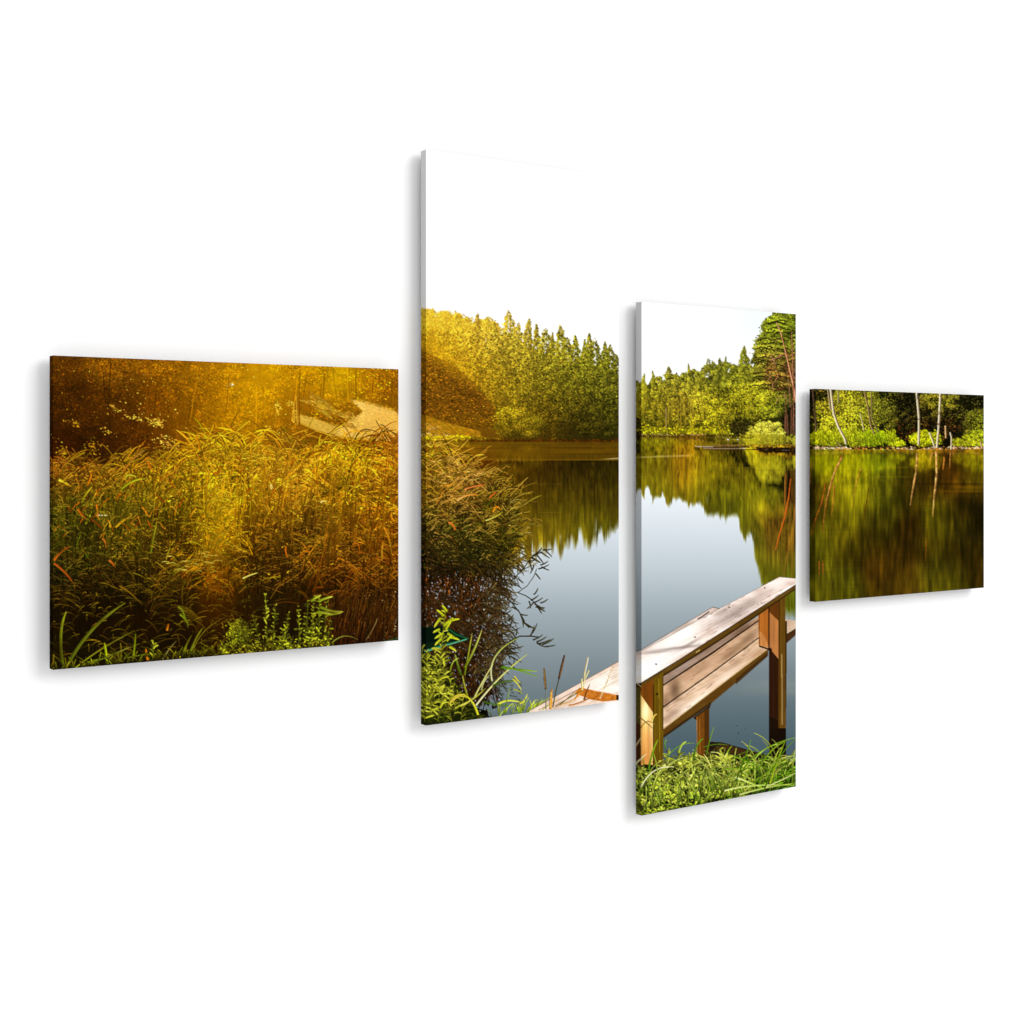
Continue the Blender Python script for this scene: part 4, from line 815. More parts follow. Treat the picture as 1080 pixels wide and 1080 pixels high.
def paint_reeds_by_lake():
    """left part of the second panel, from the reeds down to the grass, the boat and the jetty planks"""
    global CLIP
    CLIP = [438, 400, 662, 790]
    edge = lambda y: np.interp(y, [465, 475, 490, 505, 520, 540, 560, 580, 600, 640, 680, 700], [470, 484, 492, 500, 516, 542, 546, 545, 534, 524, 530, 524])
    gr = guide([(450, 480, 121, 96, 14), (470, 475, 112, 85, 16), (450, 500, 96, 70, 14), (480, 500, 84, 62, 14), (450, 530, 80, 65, 14), (490, 520, 81, 57, 18), (520, 530, 71, 57, 10), (450, 560, 52, 44, 10), (490, 560, 53, 48, 10), (530, 560, 58, 50, 8), (550, 565, 58, 54, 10),
                (450, 590, 39, 29, 8), (490, 590, 40, 37, 8), (530, 590, 52, 45, 8), (450, 620, 34, 18, 6), (500, 620, 35, 20, 6), (450, 660, 25, 15, 6), (500, 680, 28, 18, 6), (470, 720, 25, 17, 6)], 14)
    # brown mass of reed and its mirror image, broken by light water
    box = (438, 466, 600, 760); gx, gy = grid(box); ys, xs = win(box)
    e = edge(gy) + (noise(6, 5, 61, box) - .5) * 26
    dens = np.clip((e - gx) / 14, 0, 1)
    low = np.clip((gy - 580) / 40, 0, 1)
    nn = noise(1.6, 3.4, 62, box) * .6 + noise(3.5, 8, 63, box) * .4
    thr = 1.0 - dens * (1.12 - .36 * low)
    m = (nn > thr) & (dens > 0)
    F = guide_fill(box, gr) * (.42 + .5 * fbm(6, 64, box)[..., None])
    C[ys, xs] = np.where(m[..., None], F, C[ys, xs])
    top = lambda x: np.interp(x, [438, 450, 465, 480, 500, 520, 545, 560], [478, 474, 476, 490, 505, 520, 545, 570])
    # mirrored stems: dark, fine, near vertical
    n = 1500; x = U(438, 534, n); y = U(586, 730, n); k = x < edge(y) + 4; x, y = x[k], y[k]; n = len(x); l = U(5, 20, n); s = N(.05, .45, n)
    blades(x, y, x + s * l * .2, y + l * .5, x + s * l, y + l, U(.3, .9, n), .3, vary(np.tile(rgb(50, 27, 8), (n, 1)), .35, n), vary(np.tile(rgb(36, 22, 8), (n, 1)), .4, n))
    n = 300; x = U(440, 505, n); y = U(585, 655, n); l = U(4, 14, n); s = N(0, .5, n)
    blades(x, y, x + s * l * .4, y + l * .5, x + s * l, y + l, U(.4, .8, n), .3, vary(np.tile(rgb(82, 46, 12), (n, 1)), .35, n), vary(np.tile(rgb(60, 32, 8), (n, 1)), .4, n))
    # light water seen through the lattice of leaves
    n = 1500; x = U(448, 540, n); y = U(590, 720, n); lat = noise(7, 12, 66, (438, 580, 560, 760)); k = (lat[((y - 580) * S).astype(int), ((x - 438) * S).astype(int)] > .45 + .3 * rng.random(n)) & (x < edge(y) + 4) & (rng.random(n) < .35 + (x - 450) / 110); x, y = x[k], y[k]; n = len(x)
    wc = np.stack([np.interp(y, [580, 660, 740], v) for v in ((168, 130, 92), (176, 138, 100), (182, 144, 106))], 1).astype(np.float32) / 255
    dabs(x, y, U(.4, 1.7, n), U(.22, .5, n), U(.9, 2.0, n), vary(wc, .16, n, .01))
    n = 700; x = U(450, 532, n); y = U(672, 745, n); k = x < 530 - np.clip(y - 700, 0, 50) * .4; x, y = x[k], y[k]; n = len(x)
    dabs(x, y, U(.8, 2.4, n), U(.5, 1.2, n), U(.8, 2.2, n), vary(np.tile(rgb(48, 30, 10), (n, 1)), .3, n))
    n = 460; x = U(446, 532, n); y = U(590, 750, n); dabs(x, y, U(.3, .8, n), U(.3, .6, n), U(1, 2.2, n), vary(np.tile(rgb(170, 172, 178), (n, 1)) * (1 - (y[:, None] - 590) / 420), .3, n))
    # curved thin leaves over the bright water at the fringe
    n = 420; y = U(585, 715, n); x = edge(y) + N(-6, 9, n); l = U(6, 17, n); a = U(-.6, 2.4, n)
    blades(x, y, x + np.cos(a) * l * .5 + N(0, 1.5, n), y + np.sin(a) * l * .5 + N(0, 1.5, n), x + np.cos(a) * l, y + np.sin(a) * l, U(.35, .9, n), .3, vary(np.tile(rgb(58, 44, 22), (n, 1)), .3, n), vary(np.tile(rgb(66, 60, 36), (n, 1)), .35, n))
    # living reed above
    n = 700; x = U(438, 540, n); y = U(520, 610, n); k = x < edge(y); x, y = x[k], y[k]; n = len(x); l = U(14, 34, n); s = U(-.1, .5, n)
    blades(x, y, x + s * l * .4, y - l * .5, x + s * l, y - l, U(.3, .6, n), .3, vary(gr(x, y) * .6, .3, n), vary(gr(x, y - 8), .3, n))
    def field(n, L, w, br, hot, seed, lo):
        x = U(436, 548, n); y = U(476, 612, n); k = (x < edge(y) - lo) & (y > top(x)); x, y = x[k], y[k]; o = np.argsort(y + N(0, 10, len(y))); x, y = x[o], y[o]; n = len(x)
        l = U(L[0], L[1], n); sd = np.where(rng.random(n) < .7, 1, -1); lum = np.exp(N(0, .38, n) + np.sin(x * .4 + y * .2 + seed) * .3)
        c0 = gr(x, y) * (lum * .55)[:, None]; c1 = gr(x, y) * (lum * U(br[0], br[1], n))[:, None]; h = rng.random(n) < hot; c1[h] = c1[h] * np.array([1.6, 1.35, 1.8]) + .08
        blades(x, y, x + sd * l * .35, y - l * .65, x + sd * l * U(.6, 1.1, n), y - l * U(0, .8, n), U(w[0], w[1], n), .4, c0.clip(0, 1), c1.clip(0, 1), chunk=200)
    n = 230; x = U(430, 552, n); h = U(18, 50, n); y = U(500, 622, n); y = np.maximum(y, top(x) + h * .85 + U(0, 6, n)); k = x < edge(y - h * .4) - 7
    plants(x[k], y[k], h[k], gr, nl=9, L=(12, 32), dk=.7, br=(.7, 1.25), right=.78, w=(.3, .75), gloss=(74, 54, 24))
    n = 150; x = U(430, 552, n); h = U(16, 46, n); y = U(500, 612, n); y = np.maximum(y, top(x) + h * .85 + U(0, 6, n)); k = x < edge(y - h * .4) - 5
    plants(x[k], y[k], h[k], gr, nl=9, L=(12, 32), dk=.7, br=(.9, 1.7), right=.8, w=(.3, .7), hi=.5, gloss=(92, 70, 40))
    n = 90; x = U(445, 500, n); y = U(482, 512, n); k = x < edge(y) - 2; x, y = x[k], y[k]; n = len(x); l = U(6, 13, n)
    blades(x, y, x + l * .4, y - l * .5, x + l, y - l * U(-.1, .6, n), U(.4, .8, n), .4, gr(x, y) * .7, vary(np.tile(rgb(204, 152, 72), (n, 1)), .2, n))
    def leaf(p, w, c0, c1, rib=.12):
        (a, b), (c, d), (e_, f) = p
        blades(*[np.array([float(v)]) for v in (a, b, c, d, e_, f)], w, w * .6, np.array([rgb(*c0)]), np.array([rgb(*c1)]), rib=rib)
    for p, w, c0, c1 in [(((482, 528), (492, 520), (504, 522)), 1.8, (226, 170, 90), (196, 110, 30)), (((490, 516), (502, 512), (512, 511)), 1.3, (206, 120, 60), (196, 90, 40)), (((473, 551), (480, 552), (480, 562)), 1.8, (206, 120, 50), (190, 90, 14)), (((520, 540), (523, 530), (528, 538)), 1.4, (226, 140, 20), (206, 120, 20)), (((476, 566), (480, 570), (484, 582)), 2.0, (170, 96, 20), (120, 64, 12)),
                         (((512, 549), (524, 545), (530, 540)), 1.2, (196, 186, 80), (176, 160, 40)), (((532, 528), (534, 516), (538, 519)), .8, (120, 110, 20), (150, 130, 30)), (((538, 530), (546, 524), (552, 529)), .8, (150, 140, 70), (120, 100, 40)), (((538, 536), (546, 534), (546, 536)), .8, (170, 150, 60), (150, 120, 40)), (((549, 563), (552, 558), (560, 554)), 1.0, (120, 96, 30), (180, 160, 96)), (((550, 566), (553, 560), (561, 562)), 1.0, (110, 90, 20), (176, 160, 90)),
                         (((439, 560), (452, 566), (458, 555)), .8, (120, 96, 30), (196, 150, 80)), (((442, 582), (456, 566), (474, 565)), .9, (100, 60, 14), (170, 110, 60)), (((516, 525), (524, 518), (522, 520)), 1.2, (206, 100, 30), (196, 96, 30)), (((448, 600), (446, 590), (452, 598)), 1.2, (96, 96, 20), (90, 96, 20))]:
        leaf(p, w, c0, c1)
    # hanging leaves that carry the clump down over its own mirror image
    n = 620; x = U(440, 546, n); y = U(560, 690, n); k = x < edge(y) + 6; x, y = x[k], y[k]; n = len(x); l = U(8, 22, n); sd = np.where(rng.random(n) < .7, 1, -1)
    mx_ = np.clip((y - 570) / 60, 0, 1)[:, None]
    blades(x, y, x + sd * l * .4, y - l * .15, x + sd * l * .8, y + l * U(.2, .9, n), U(.35, .8, n), .35, vary(gr(x, y) * .7 * (1 - mx_) + rgb(42, 30, 12) * mx_, .25, n), vary(gr(x, y) * 1.1 * (1 - mx_) + rgb(58, 42, 20) * mx_, .3, n))
    n = 90; x = U(505, 552, n); y = U(545, 600, n); k = np.abs(x - edge(y)) < 16; x, y = x[k], y[k]; n = len(x); l = U(10, 24, n)
    blades(x, y, x + l * .4, y - l * .45, x + l * .95, y - l * U(-.25, .4, n), U(.4, .8, n), .35, vary(np.tile(rgb(70, 56, 14), (n, 1)), .25, n), vary(np.tile(rgb(110, 90, 30), (n, 1)), .3, n))
    dk, dk2 = (44, 38, 20), (74, 70, 44)
    # twigs with narrow leaves standing against the bright water
    def twig(pts, leaves, w=.7):
        line(pts, w, rgb(*dk))
        for (x, y, l, a) in leaves: leaf(((x, y), (x + math.cos(a) * l * .5 + 1, y + math.sin(a) * l * .5 + .8), (x + math.cos(a) * l, y + math.sin(a) * l)), 1.25, dk, dk2)
    twig([(540, 612), (552, 600), (560, 588), (572, 582)], [(556, 592, 10, -.2), (560, 588, 12, .5), (562, 586, 12, -.7), (566, 585, 12, .9), (570, 582, 12, .6), (574, 579, 12, .8), (566, 584, 9, -.9), (572, 580, 10, -.1), (558, 592, 11, 1.3), (570, 596, 9, -.5), (568, 600, 12, -.4), (571, 598, 9, .4)])
    twig([(546, 625), (556, 618), (563, 608), (566, 600)], [(563, 596, 10, 2.0), (565, 605, 8, .9)], .4)
    twig([(546, 625), (554, 628), (560, 632), (568, 640)], [(560, 633, 10, -.6), (562, 636, 12, -.5), (564, 637, 11, .5), (566, 639, 10, 1.0), (565, 640, 10, .1), (558, 634, 8, 1.4), (568, 641, 8, .5), (562, 636, 9, 2.4), (570, 636, 9, -.5), (563, 627, 8, -1.0)], .6)
    twig([(530, 626), (540, 636), (548, 646), (552, 656), (558, 662)], [(549, 648, 8, .1), (551, 653, 9, 1.5), (553, 657, 9, .5), (556, 660, 8, .3), (550, 650, 8, 1.1), (540, 636, 7, .2)], .8)
    twig([(530, 686), (538, 676), (548, 671), (560, 671), (568, 672)], [(559, 671, 12, -1.2), (561, 668, 12, -1.1), (544, 670, 8, -1.4), (541, 668, 8, 1.2), (562, 675, 12, -.5), (566, 677, 12, -.5), (568, 679, 14, -.35), (572, 680, 14, -.5), (574, 682, 12, -.15), (566, 678, 9, .5)], 1.0)
    for (x, y, l, a) in [(536, 655, 9, -.9), (538, 660, 9, -1.3), (530, 668, 9, -.4), (532, 690, 14, -.1), (534, 686, 14, .2), (538, 692, 14, .5), (536, 698, 12, .8), (540, 684, 12, -.2), (532, 648, 9, -.6), (540, 640, 9, .5), (546, 610, 8, .7)]:
        leaf(((x, y), (x + math.cos(a) * l * .5 + 1, y + math.sin(a) * l * .5 + .8), (x + math.cos(a) * l, y + math.sin(a) * l)), 1.3, dk, dk2)
    # mirror image of leaves, soft
    n = 60; x = U(520, 550, n); y = U(715, 745, n); dabs(x, y, U(1, 3, n), U(.4, .9, n), U(-.6, .6, n), vary(np.tile(rgb(62, 66, 56), (n, 1)), .2, n), alpha=.7)
    # green boat bow
    poly([(438, 662), (470, 660), (474, 662.5), (494, 673.5), (470, 682), (440, 689)], rgb(14, 36, 20))
    poly([(438, 663), (468, 661), (476, 674), (440, 680)], rgb(8, 24, 14))
    line([(473, 663), (481, 669), (494, 673.6)], [.8, 1.2, 1.0], rgb(26, 86, 50)); line([(494, 673.6), (482, 677), (468, 680.5), (450, 686.5), (442, 689)], [1.0, 1.6, 2.2, 2.4, 2.4], rgb(36, 88, 62)); line([(492, 674.5), (468, 681.6), (445, 688.6)], .6, rgb(96, 168, 130))
    # dark bank and grass at the bottom
    bank = [(438, 684), (452, 690), (468, 704), (480, 718), (492, 738), (506, 752), (530, 760), (530, 790), (438, 790)]
    poly(bank, rgb(28, 34, 6)); mb = in_mask(bank, (438, 680, 540, 790))
    gb = guide([(445, 700, 62, 66, 12), (470, 720, 60, 62, 12), (450, 735, 54, 58, 10), (480, 745, 50, 52, 10), (450, 755, 36, 42, 8), (510, 757, 56, 58, 12)], 14)
    speckle((438, 684, 530, 770), 1500, gb, (.2, 1.0), (.5, 1.6), mask=mb)
    n = 520; x = U(438, 520, n); y = U(688, 768, n); k = mb(x, y); x, y = x[k], y[k]; n = len(x); o = np.argsort(y); x, y = x[o], y[o]; l = U(3, 11, n); a = U(-1.2, 1.2, n)
    blades(x, y, x + a * l * .3, y - l * .7, x + a * l, y - l * U(.3, 1, n), U(.4, .9, n), .4, vary(gb(x, y) * .6, .3, n), vary(gb(x, y) * 1.6, .35, n))
    for (x, y, h, le) in [(444, 735, 50, .02), (450, 740, 52, .02), (458, 742, 56, .0), (466, 744, 40, .1), (442, 752, 46, .1), (454, 756, 40, .05), (470, 756, 34, -.1), (462, 758, 30, .2), (448, 762, 40, -.1), (486, 760, 26, .1), (476, 762, 24, -.2), (441, 742, 40, -.05), (473, 746, 34, .1), (462, 728, 82, .10), (447, 745, 30, .2), (455, 748, 28, -.2), (480, 750, 24, -.1), (463, 735, 40, -.1)]:
        leafy_stem(x, y, h, le, rgb(176, 176, 44) * rng.uniform(.75, 1.2), leaf=rng.uniform(5.5, 8.5), n=max(6, int(h / 3.8)), dark=.4, fat=.16)
    for (x, y, l, a) in [(468, 660, 13, -.7), (470, 664, 12, -1.0), (468, 668, 11, 2.6), (472, 668, 11, .6), (466, 674, 10, 2.4), (474, 655, 11, -.2), (468, 650, 10, -2.4), (465, 652, 12, 2.2), (474, 682, 9, .6), (468, 694, 8, 1.5), (471, 645, 8, -2.2), (475, 672, 10, .3), (464, 664, 8, 2.7), (471, 676, 8, -.8)]:
        leaf(((x, y), (x + math.cos(a) * l * .5, y + math.sin(a) * l * .5 - 1), (x + math.cos(a) * l, y + math.sin(a) * l)), 2.6, (150, 160, 20), (206, 206, 50))
    for p, w, c0, c1 in [(((490, 712), (494, 690), (498, 668)), 1.4, (96, 110, 14), (176, 176, 60)), (((490, 704), (500, 688), (508, 665)), 2.2, (96, 110, 14), (190, 190, 90)), (((486, 712), (482, 700), (480, 690)), 2.6, (60, 80, 10), (130, 140, 40)), (((519, 718), (512, 690), (546, 673)), 1.4, (196, 196, 150), (150, 160, 50)), (((502, 744), (526, 712), (556, 690)), 1.6, (226, 216, 170), (176, 180, 60)),
                         (((500, 736), (508, 720), (520, 700)), 1.3, (190, 190, 110), (206, 200, 120)), (((528, 704), (546, 706), (566, 708)), 1.8, (60, 96, 10), (150, 176, 30)), (((530, 703), (548, 706), (567, 714)), 1.2, (90, 130, 14), (110, 150, 20)), (((520, 724), (530, 716), (548, 719)), 2.2, (50, 70, 20), (100, 120, 60)), (((504, 754), (500, 738), (488, 732)), 2.0, (206, 200, 40), (190, 186, 40)), (((474, 743), (478, 732), (490, 732)), 2.0, (190, 170, 50), (206, 190, 50)),
                         (((476, 740), (486, 730), (492, 736)), 1.6, (206, 180, 70), (190, 170, 60)), (((486, 744), (500, 738), (512, 726)), 1.6, (206, 196, 80), (150, 150, 50)), (((525, 743), (534, 736), (550, 741)), 1.8, (206, 206, 40), (226, 216, 80)), (((548, 742), (554, 740), (556, 732)), 1.6, (190, 190, 40), (206, 206, 80)), (((532, 752), (534, 740), (538, 726)), 1.0, (60, 84, 14), (140, 160, 60)), (((510, 740), (522, 744), (540, 744)), 1.4, (60, 90, 14), (96, 130, 24)),
                         (((541, 716), (546, 720), (550, 728)), 1.6, (190, 180, 60), (196, 190, 80)), (((542, 727), (548, 728), (551, 732)), 1.4, (160, 160, 60), (130, 140, 40)), (((543, 713), (544, 716), (549, 720)), 1.2, (206, 190, 60), (190, 186, 60)), (((475, 708), (476, 696), (484, 694)), 1.2, (110, 130, 20), (190, 200, 90)), (((493, 734), (489, 722), (488, 712)), 1.6, (130, 130, 30), (160, 160, 50)), (((508, 728), (508, 720), (516, 712)), 1.6, (150, 150, 90), (190, 190, 130))]:
        leaf(p, w, c0, c1)
    n = 46; x = U(524, 572, n); y = 754 - (x - 524) * .10 + U(-3, 2, n); l = U(4, 14, n); a = U(-.2, .9, n)
    blades(x, y, x + a * l * .3, y - l * .6, x + a * l, y - l, U(.5, 1.1, n), .4, vary(np.tile(rgb(90, 110, 14), (n, 1)), .3, n), vary(np.tile(rgb(150, 156, 56), (n, 1)), .25, n))
    # jetty planks
    def wood(scale, seed, dirx=1.0):
        def f(box, shp, col):
            gx, gy = grid(box)
            v = (gy + gx * .53) * .85
            s = np.interp(np.mod(v * scale * 1.7 + 40, 97), np.arange(98), np.random.default_rng(seed).random(98))
            s2 = np.interp(np.mod(v * scale * 5.1 + 11, 197), np.arange(198), np.random.default_rng(seed + 1).random(198))
            k = .80 + .16 * s + .14 * s2 + .30 * (fbm(14, seed, box, 4, .5) - .5)
            t = np.stack([k ** .8, k, k ** 1.25], -1)
            return np.clip(col * t, 0, 1)
        return f
    poly([(558, 750), (653, 697.5), (664, 692), (664, 745), (560, 754)], rgb(240, 216, 198), tex=wood(1.0, 200))
    poly([(606, 727), (653, 702), (664, 697), (664, 736), (650, 732), (612, 725)], rgb(255, 243, 230), tex=wood(.6, 203))
    line([(558, 750), (600, 727), (653, 697.5), (664, 691.5)], .6, rgb(140, 112, 96), alpha=.6); line([(575, 746), (608, 728)], .5, rgb(176, 132, 108)); line([(568, 749), (612, 726)], .5, rgb(150, 116, 96))
    poly([(611, 725), (630, 729), (652, 733.5), (652, 738.2), (636, 740), (622, 737.5), (606, 731)], rgb(196, 118, 40), tex=wood(2.0, 206)); poly([(650, 733), (664, 733), (664, 739), (650, 738.2)], rgb(54, 34, 14))
    n = 60; x = U(614, 650, n); y = U(728, 738, n); k = (y > 726 + (x - 612) * .18) & (y < 739); dabs(x[k], y[k], .6, .35, .3, vary(np.tile(rgb(150, 84, 24), (k.sum(), 1)), .25, k.sum()))
    for p, w, c0, c1 in [(((606, 738), (612, 728), (616, 724)), 1.4, (196, 120, 30), (226, 150, 50)), (((600, 744), (612, 742), (622, 736)), 1.0, (190, 110, 30), (150, 80, 20)), (((586, 745), (600, 736), (614, 728)), .8, (120, 104, 54), (96, 80, 40)), (((590, 744), (604, 732), (606, 730)), .7, (110, 96, 44), (110, 90, 40)), (((616, 738), (618, 730), (622, 722)), 1.2, (96, 54, 20), (120, 70, 30)), (((592, 743), (604, 741), (612, 732)), .9, (206, 160, 90), (206, 150, 60)), (((572, 749), (580, 742), (588, 738)), .8, (160, 160, 60), (190, 180, 100))]:
        leaf(p, w, c0, c1)
    # cattails and ears of grass
    line([(575.8, 748), (575.8, 725)], .6, rgb(110, 120, 96)); line([(575.6, 727), (574.6, 716), (573.8, 705)], [1.6, 2.2, 1.2], rgb(84, 60, 26)); line([(574.9, 725), (573.4, 706)], .6, rgb(140, 108, 54))
    line([(583, 746), (586, 730), (590, 714)], .8, rgb(70, 66, 40)); line([(589.4, 716), (592.4, 703), (595.3, 691)], [1.8, 2.3, 1.3], rgb(74, 46, 26)); line([(590.4, 713), (593.8, 698)], .5, rgb(132, 92, 54))
    line([(580.5, 748), (581, 738), (582, 727)], [2.0, 2.6, 1.4], rgb(176, 116, 40)); line([(580, 746), (581.2, 730)], .7, rgb(220, 166, 80))
    line([(616, 724), (616.5, 710), (620, 693)], [.6, 1.8, 1.2], rgb(206, 180, 130)); line([(614, 728), (613.5, 716)], 1.4, rgb(220, 190, 120)); line([(617, 716), (621, 707)], 1.2, rgb(206, 180, 130)); line([(617.5, 708), (620.4, 694)], .7, rgb(244, 226, 180))
    for k in range(26):
        t = k / 25; x = 633 + 14 * t; y = 736 - 34 * t + rng.uniform(-1, 1); dabs(np.array([x]), np.array([y]), 1.1, .5, -1.0 + rng.uniform(-.5, .5), np.array([rgb(232, 200, 150) * rng.uniform(.85, 1.05)]))
    # warm flare over the upper left
    box = (438, 300, 662, 600); gx, gy = grid(box)
    cut = np.clip(((gx - 450) * .78 + 372 - gy) / 16 + .5, 0, 1)
    ys, xs = win(box); sk = 1 - np.clip(A[ys, xs] + (gy > 465), 0, 1) * 1.0
    base = np.exp(-((gx - 438) / 55) ** 2 - ((gy - 375) / 60) ** 2) * .62 * (.25 + .75 * cut) * (1 - sk * .92); mixc(box, rgb(214, 148, 6), base.astype(np.float32) * .8)
    f = np.exp(-((gx - 470) / 90) ** 2 - ((gy - 400) / 80) ** 2) * .22 * cut * (1 - sk); screen(box, rgb(220, 160, 20), f)
    f = np.exp(-((gx - 440) / 34) ** 2 - ((gy - 490) / 40) ** 2) * .13; screen(box, rgb(190, 104, 0), f)
    f = np.exp(-((gx - 480) / 80) ** 2 - ((gy - 500) / 40) ** 2) * .12; screen(box, rgb(150, 80, 0), f)
    f = np.exp(-((gx - 500) / 60) ** 2 - ((gy - 448) / 16) ** 2) * .16; screen(box, rgb(190, 130, 0), f)
    CLIP = [X0, Y0, X1, Y1]
    return wood

def paint_jetty_bench(wood):
    global CLIP
    CLIP = [664, 560, 848, 870]
    # brown mirror image below, darker water under the seat
    box = (664, 640, 848, 866); gx, gy = grid(box)
    f = np.clip((gy - 690) / 100, 0, 1) * np.clip((gx - 690) / 20, 0, 1) * .30; mixc(box, rgb(64, 88, 100), f.astype(np.float32))
    f = np.exp(-((gy - 725) / 9) ** 2) * np.clip((gx - 760) / 60, 0, 1) * .18 * (.6 + .6 * noise(30, 5, 140, box)); mixc(box, rgb(200, 186, 150), f.astype(np.float32))
    poly([(745, 782), (762, 783), (800, 794), (848, 806), (848, 830), (800, 822), (760, 812), (740, 800)], rgb(36, 22, 12), alpha=.92)
    poly([(762, 784), (800, 795), (790, 799), (752, 790)], rgb(84, 56, 24), alpha=.6)
    n = 4; dabs(U(755, 800, n), U(760, 778, n), U(.4, .9, n), .3, 0, np.tile(rgb(50, 60, 66), (n, 1)))
    def tex(a, s): return wood(a, s)
    # outer deck strip behind the rail
    poly([(664, 693), (671, 689.5), (751.5, 640.5), (762, 642.5), (690, 690), (664, 706)], rgb(214, 194, 182), tex=tex(1.0, 210)); line([(664, 692.5), (715, 662), (751.5, 640.5)], .5, rgb(124, 104, 90), alpha=.6); line([(751.5, 640.5), (762, 642.5)], .6, rgb(128, 110, 96))
    line([(668, 696), (720, 666), (741, 652), (756, 644)], .8, rgb(150, 124, 108)); line([(736, 653), (741, 650), (748, 645)], .8, rgb(52, 38, 30)); line([(700, 680), (730, 661)], .7, rgb(120, 92, 76))
    # seat planks
    seat = [(699, 713), (800, 650), (812, 645), (812, 684), (699.5, 770)]
    poly(seat, rgb(196, 160, 130), tex=tex(1.3, 215)); ms = in_mask(seat, (664, 600, 848, 790))
    poly([(699.6, 746), (800, 672.8), (811, 667), (811, 684), (699.5, 769)], rgb(228, 196, 166), tex=tex(1.2, 216)); poly([(699.6, 723), (800.7, 654), (811, 648), (811, 666), (699.6, 745)], rgb(206, 168, 134), tex=tex(1.4, 217))
    poly([(699, 713), (790, 657), (790, 660), (699, 723)], rgb(158, 134, 118), tex=tex(1.0, 218))
    bx = (696, 640, 820, 775); gx, gy = grid(bx); ys, xs = win(bx); _, mm = inpoly(seat, bx)
    def soft(cx, cy, rx, ry, c, a, rot=-.62):
        u = (gx - cx) * math.cos(rot) + (gy - cy) * math.sin(rot); v = -(gx - cx) * math.sin(rot) + (gy - cy) * math.cos(rot)
        mixc(bx, rgb(*c), (np.exp(-(u / rx) ** 2 - (v / ry) ** 2) * a * mm).astype(np.float32))
    soft(712, 728, 6, 11, (96, 72, 52), .8, 0); soft(702, 740, 4, 8, (120, 92, 66), .6, 0); soft(770, 690, 14, 3, (120, 88, 62), .6); soft(790, 672, 12, 4, (104, 76, 54), .6); soft(740, 706, 10, 3, (150, 116, 88), .5); soft(722, 752, 10, 3, (150, 118, 92), .5); soft(708, 754, 14, 4, (140, 110, 90), .6); soft(782, 664, 16, 4, (110, 80, 58), .7); soft(760, 672, 16, 3, (140, 106, 78), .5); soft(776, 700, 14, 4, (150, 114, 84), .5); soft(734, 742, 26, 5, (255, 238, 220), .95); soft(765, 714, 20, 4, (250, 226, 204), .7); soft(735, 716, 22, 4, (222, 186, 152), .6); soft(796, 680, 10, 4, (206, 170, 130), .5); soft(745, 693, 18, 3, (160, 122, 92), .4); soft(798, 690, 9, 3, (176, 130, 90), .6)
    line([(699.4, 722.8), (750, 689.5), (800.7, 654)], [.9, 1.6, .9], rgb(34, 20, 12)); line([(699.4, 745.8), (750, 710), (800, 672.8)], [1.0, .9, .7], rgb(44, 28, 18))
    n = 90; x = U(702, 806, n); y = U(655, 765, n); k = ms(x, y); x, y = x[k], y[k]; n = len(x); l = U(3, 14, n)
    blades(x, y, x + l * .4, y - l * .29, x + l * .8, y - l * .58, .35, .25, vary(np.tile(rgb(134, 100, 74), (n, 1)), .2, n), vary(np.tile(rgb(150, 116, 90), (n, 1)), .2, n), rib=0, alpha=.6)
    # front edge of the seat
    poly([(699, 769), (810, 684), (810, 691), (775, 721), (750, 742), (699, 778)], rgb(98, 68, 22), tex=tex(1.6, 220)); line([(699, 769), (810, 684)], .5, rgb(206, 170, 120)); poly([(699, 776), (750, 740), (750, 743), (699, 779)], rgb(46, 30, 10), alpha=.7); poly([(776, 716), (810, 688), (810, 692), (776, 722)], rgb(60, 38, 14), alpha=.7)
    # right end of the seat
    poly([(827, 652.6), (848, 656), (848, 659), (827, 669.6)], rgb(206, 178, 154), tex=tex(1.0, 221)); poly([(827, 669.6), (848, 656.5), (848, 662), (830, 678), (827, 680)], rgb(74, 48, 22), tex=tex(1.0, 222)); line([(827, 669.6), (848, 656.6)], .5, rgb(226, 196, 160))
    # middle stay
    poly([(731, 757), (750, 743), (752, 738), (748, 748), (748, 753), (735, 760)], rgb(52, 30, 12)); poly([(734.8, 756), (748, 746), (748, 800), (742, 806), (735, 800)], rgb(112, 68, 20), tex=tex(.5, 223)); poly([(743, 750), (748, 746), (748, 800), (743, 800)], rgb(78, 48, 14)); line([(735.3, 756), (735.6, 800)], .8, rgb(150, 100, 40)); line([(738, 758), (738.6, 798)], .5, rgb(150, 92, 30))
    # right post with brace
    def vwood(seed, k=3.0):
        def f(box, shp, col):
            gx, gy = grid(box); s = np.interp(np.mod((gx + (gy * .004)) * k, 50), np.arange(51), np.random.default_rng(seed).random(51))
            return np.clip(col * (.82 + .3 * s + 0 * gy + .26 * (fbm(5, seed, box, 3, 4.0) - .5))[..., None], 0, 1)
        return f
    poly([(811, 632), (822, 626), (822, 812), (811, 806)], rgb(52, 28, 12), tex=vwood(230)); poly([(811, 634), (822, 628), (822, 695.5), (816, 688), (811, 682)], rgb(140, 80, 26), tex=vwood(231)); poly([(811, 645), (816, 650), (821.8, 656), (821.8, 696), (811, 683)], rgb(184, 120, 66), tex=vwood(232)); poly([(811, 636), (822, 629), (822, 655), (811, 645)], rgb(112, 64, 18), tex=vwood(237))
    poly([(821, 628), (828.3, 624), (828.8, 770), (824, 773), (821, 772)], rgb(100, 70, 18), tex=vwood(233)); poly([(828.3, 655), (830, 655), (829, 765), (828.6, 765)], rgb(60, 38, 12)); line([(822, 630), (822, 768)], .6, rgb(60, 38, 10)); line([(825, 690), (825.4, 764)], 1.6, rgb(132, 104, 60)); poly([(811, 768), (829, 768), (829, 812), (811, 806)], rgb(26, 16, 8)); poly([(811, 755), (821, 760), (821, 775), (811, 772)], rgb(30, 18, 8), alpha=.8)
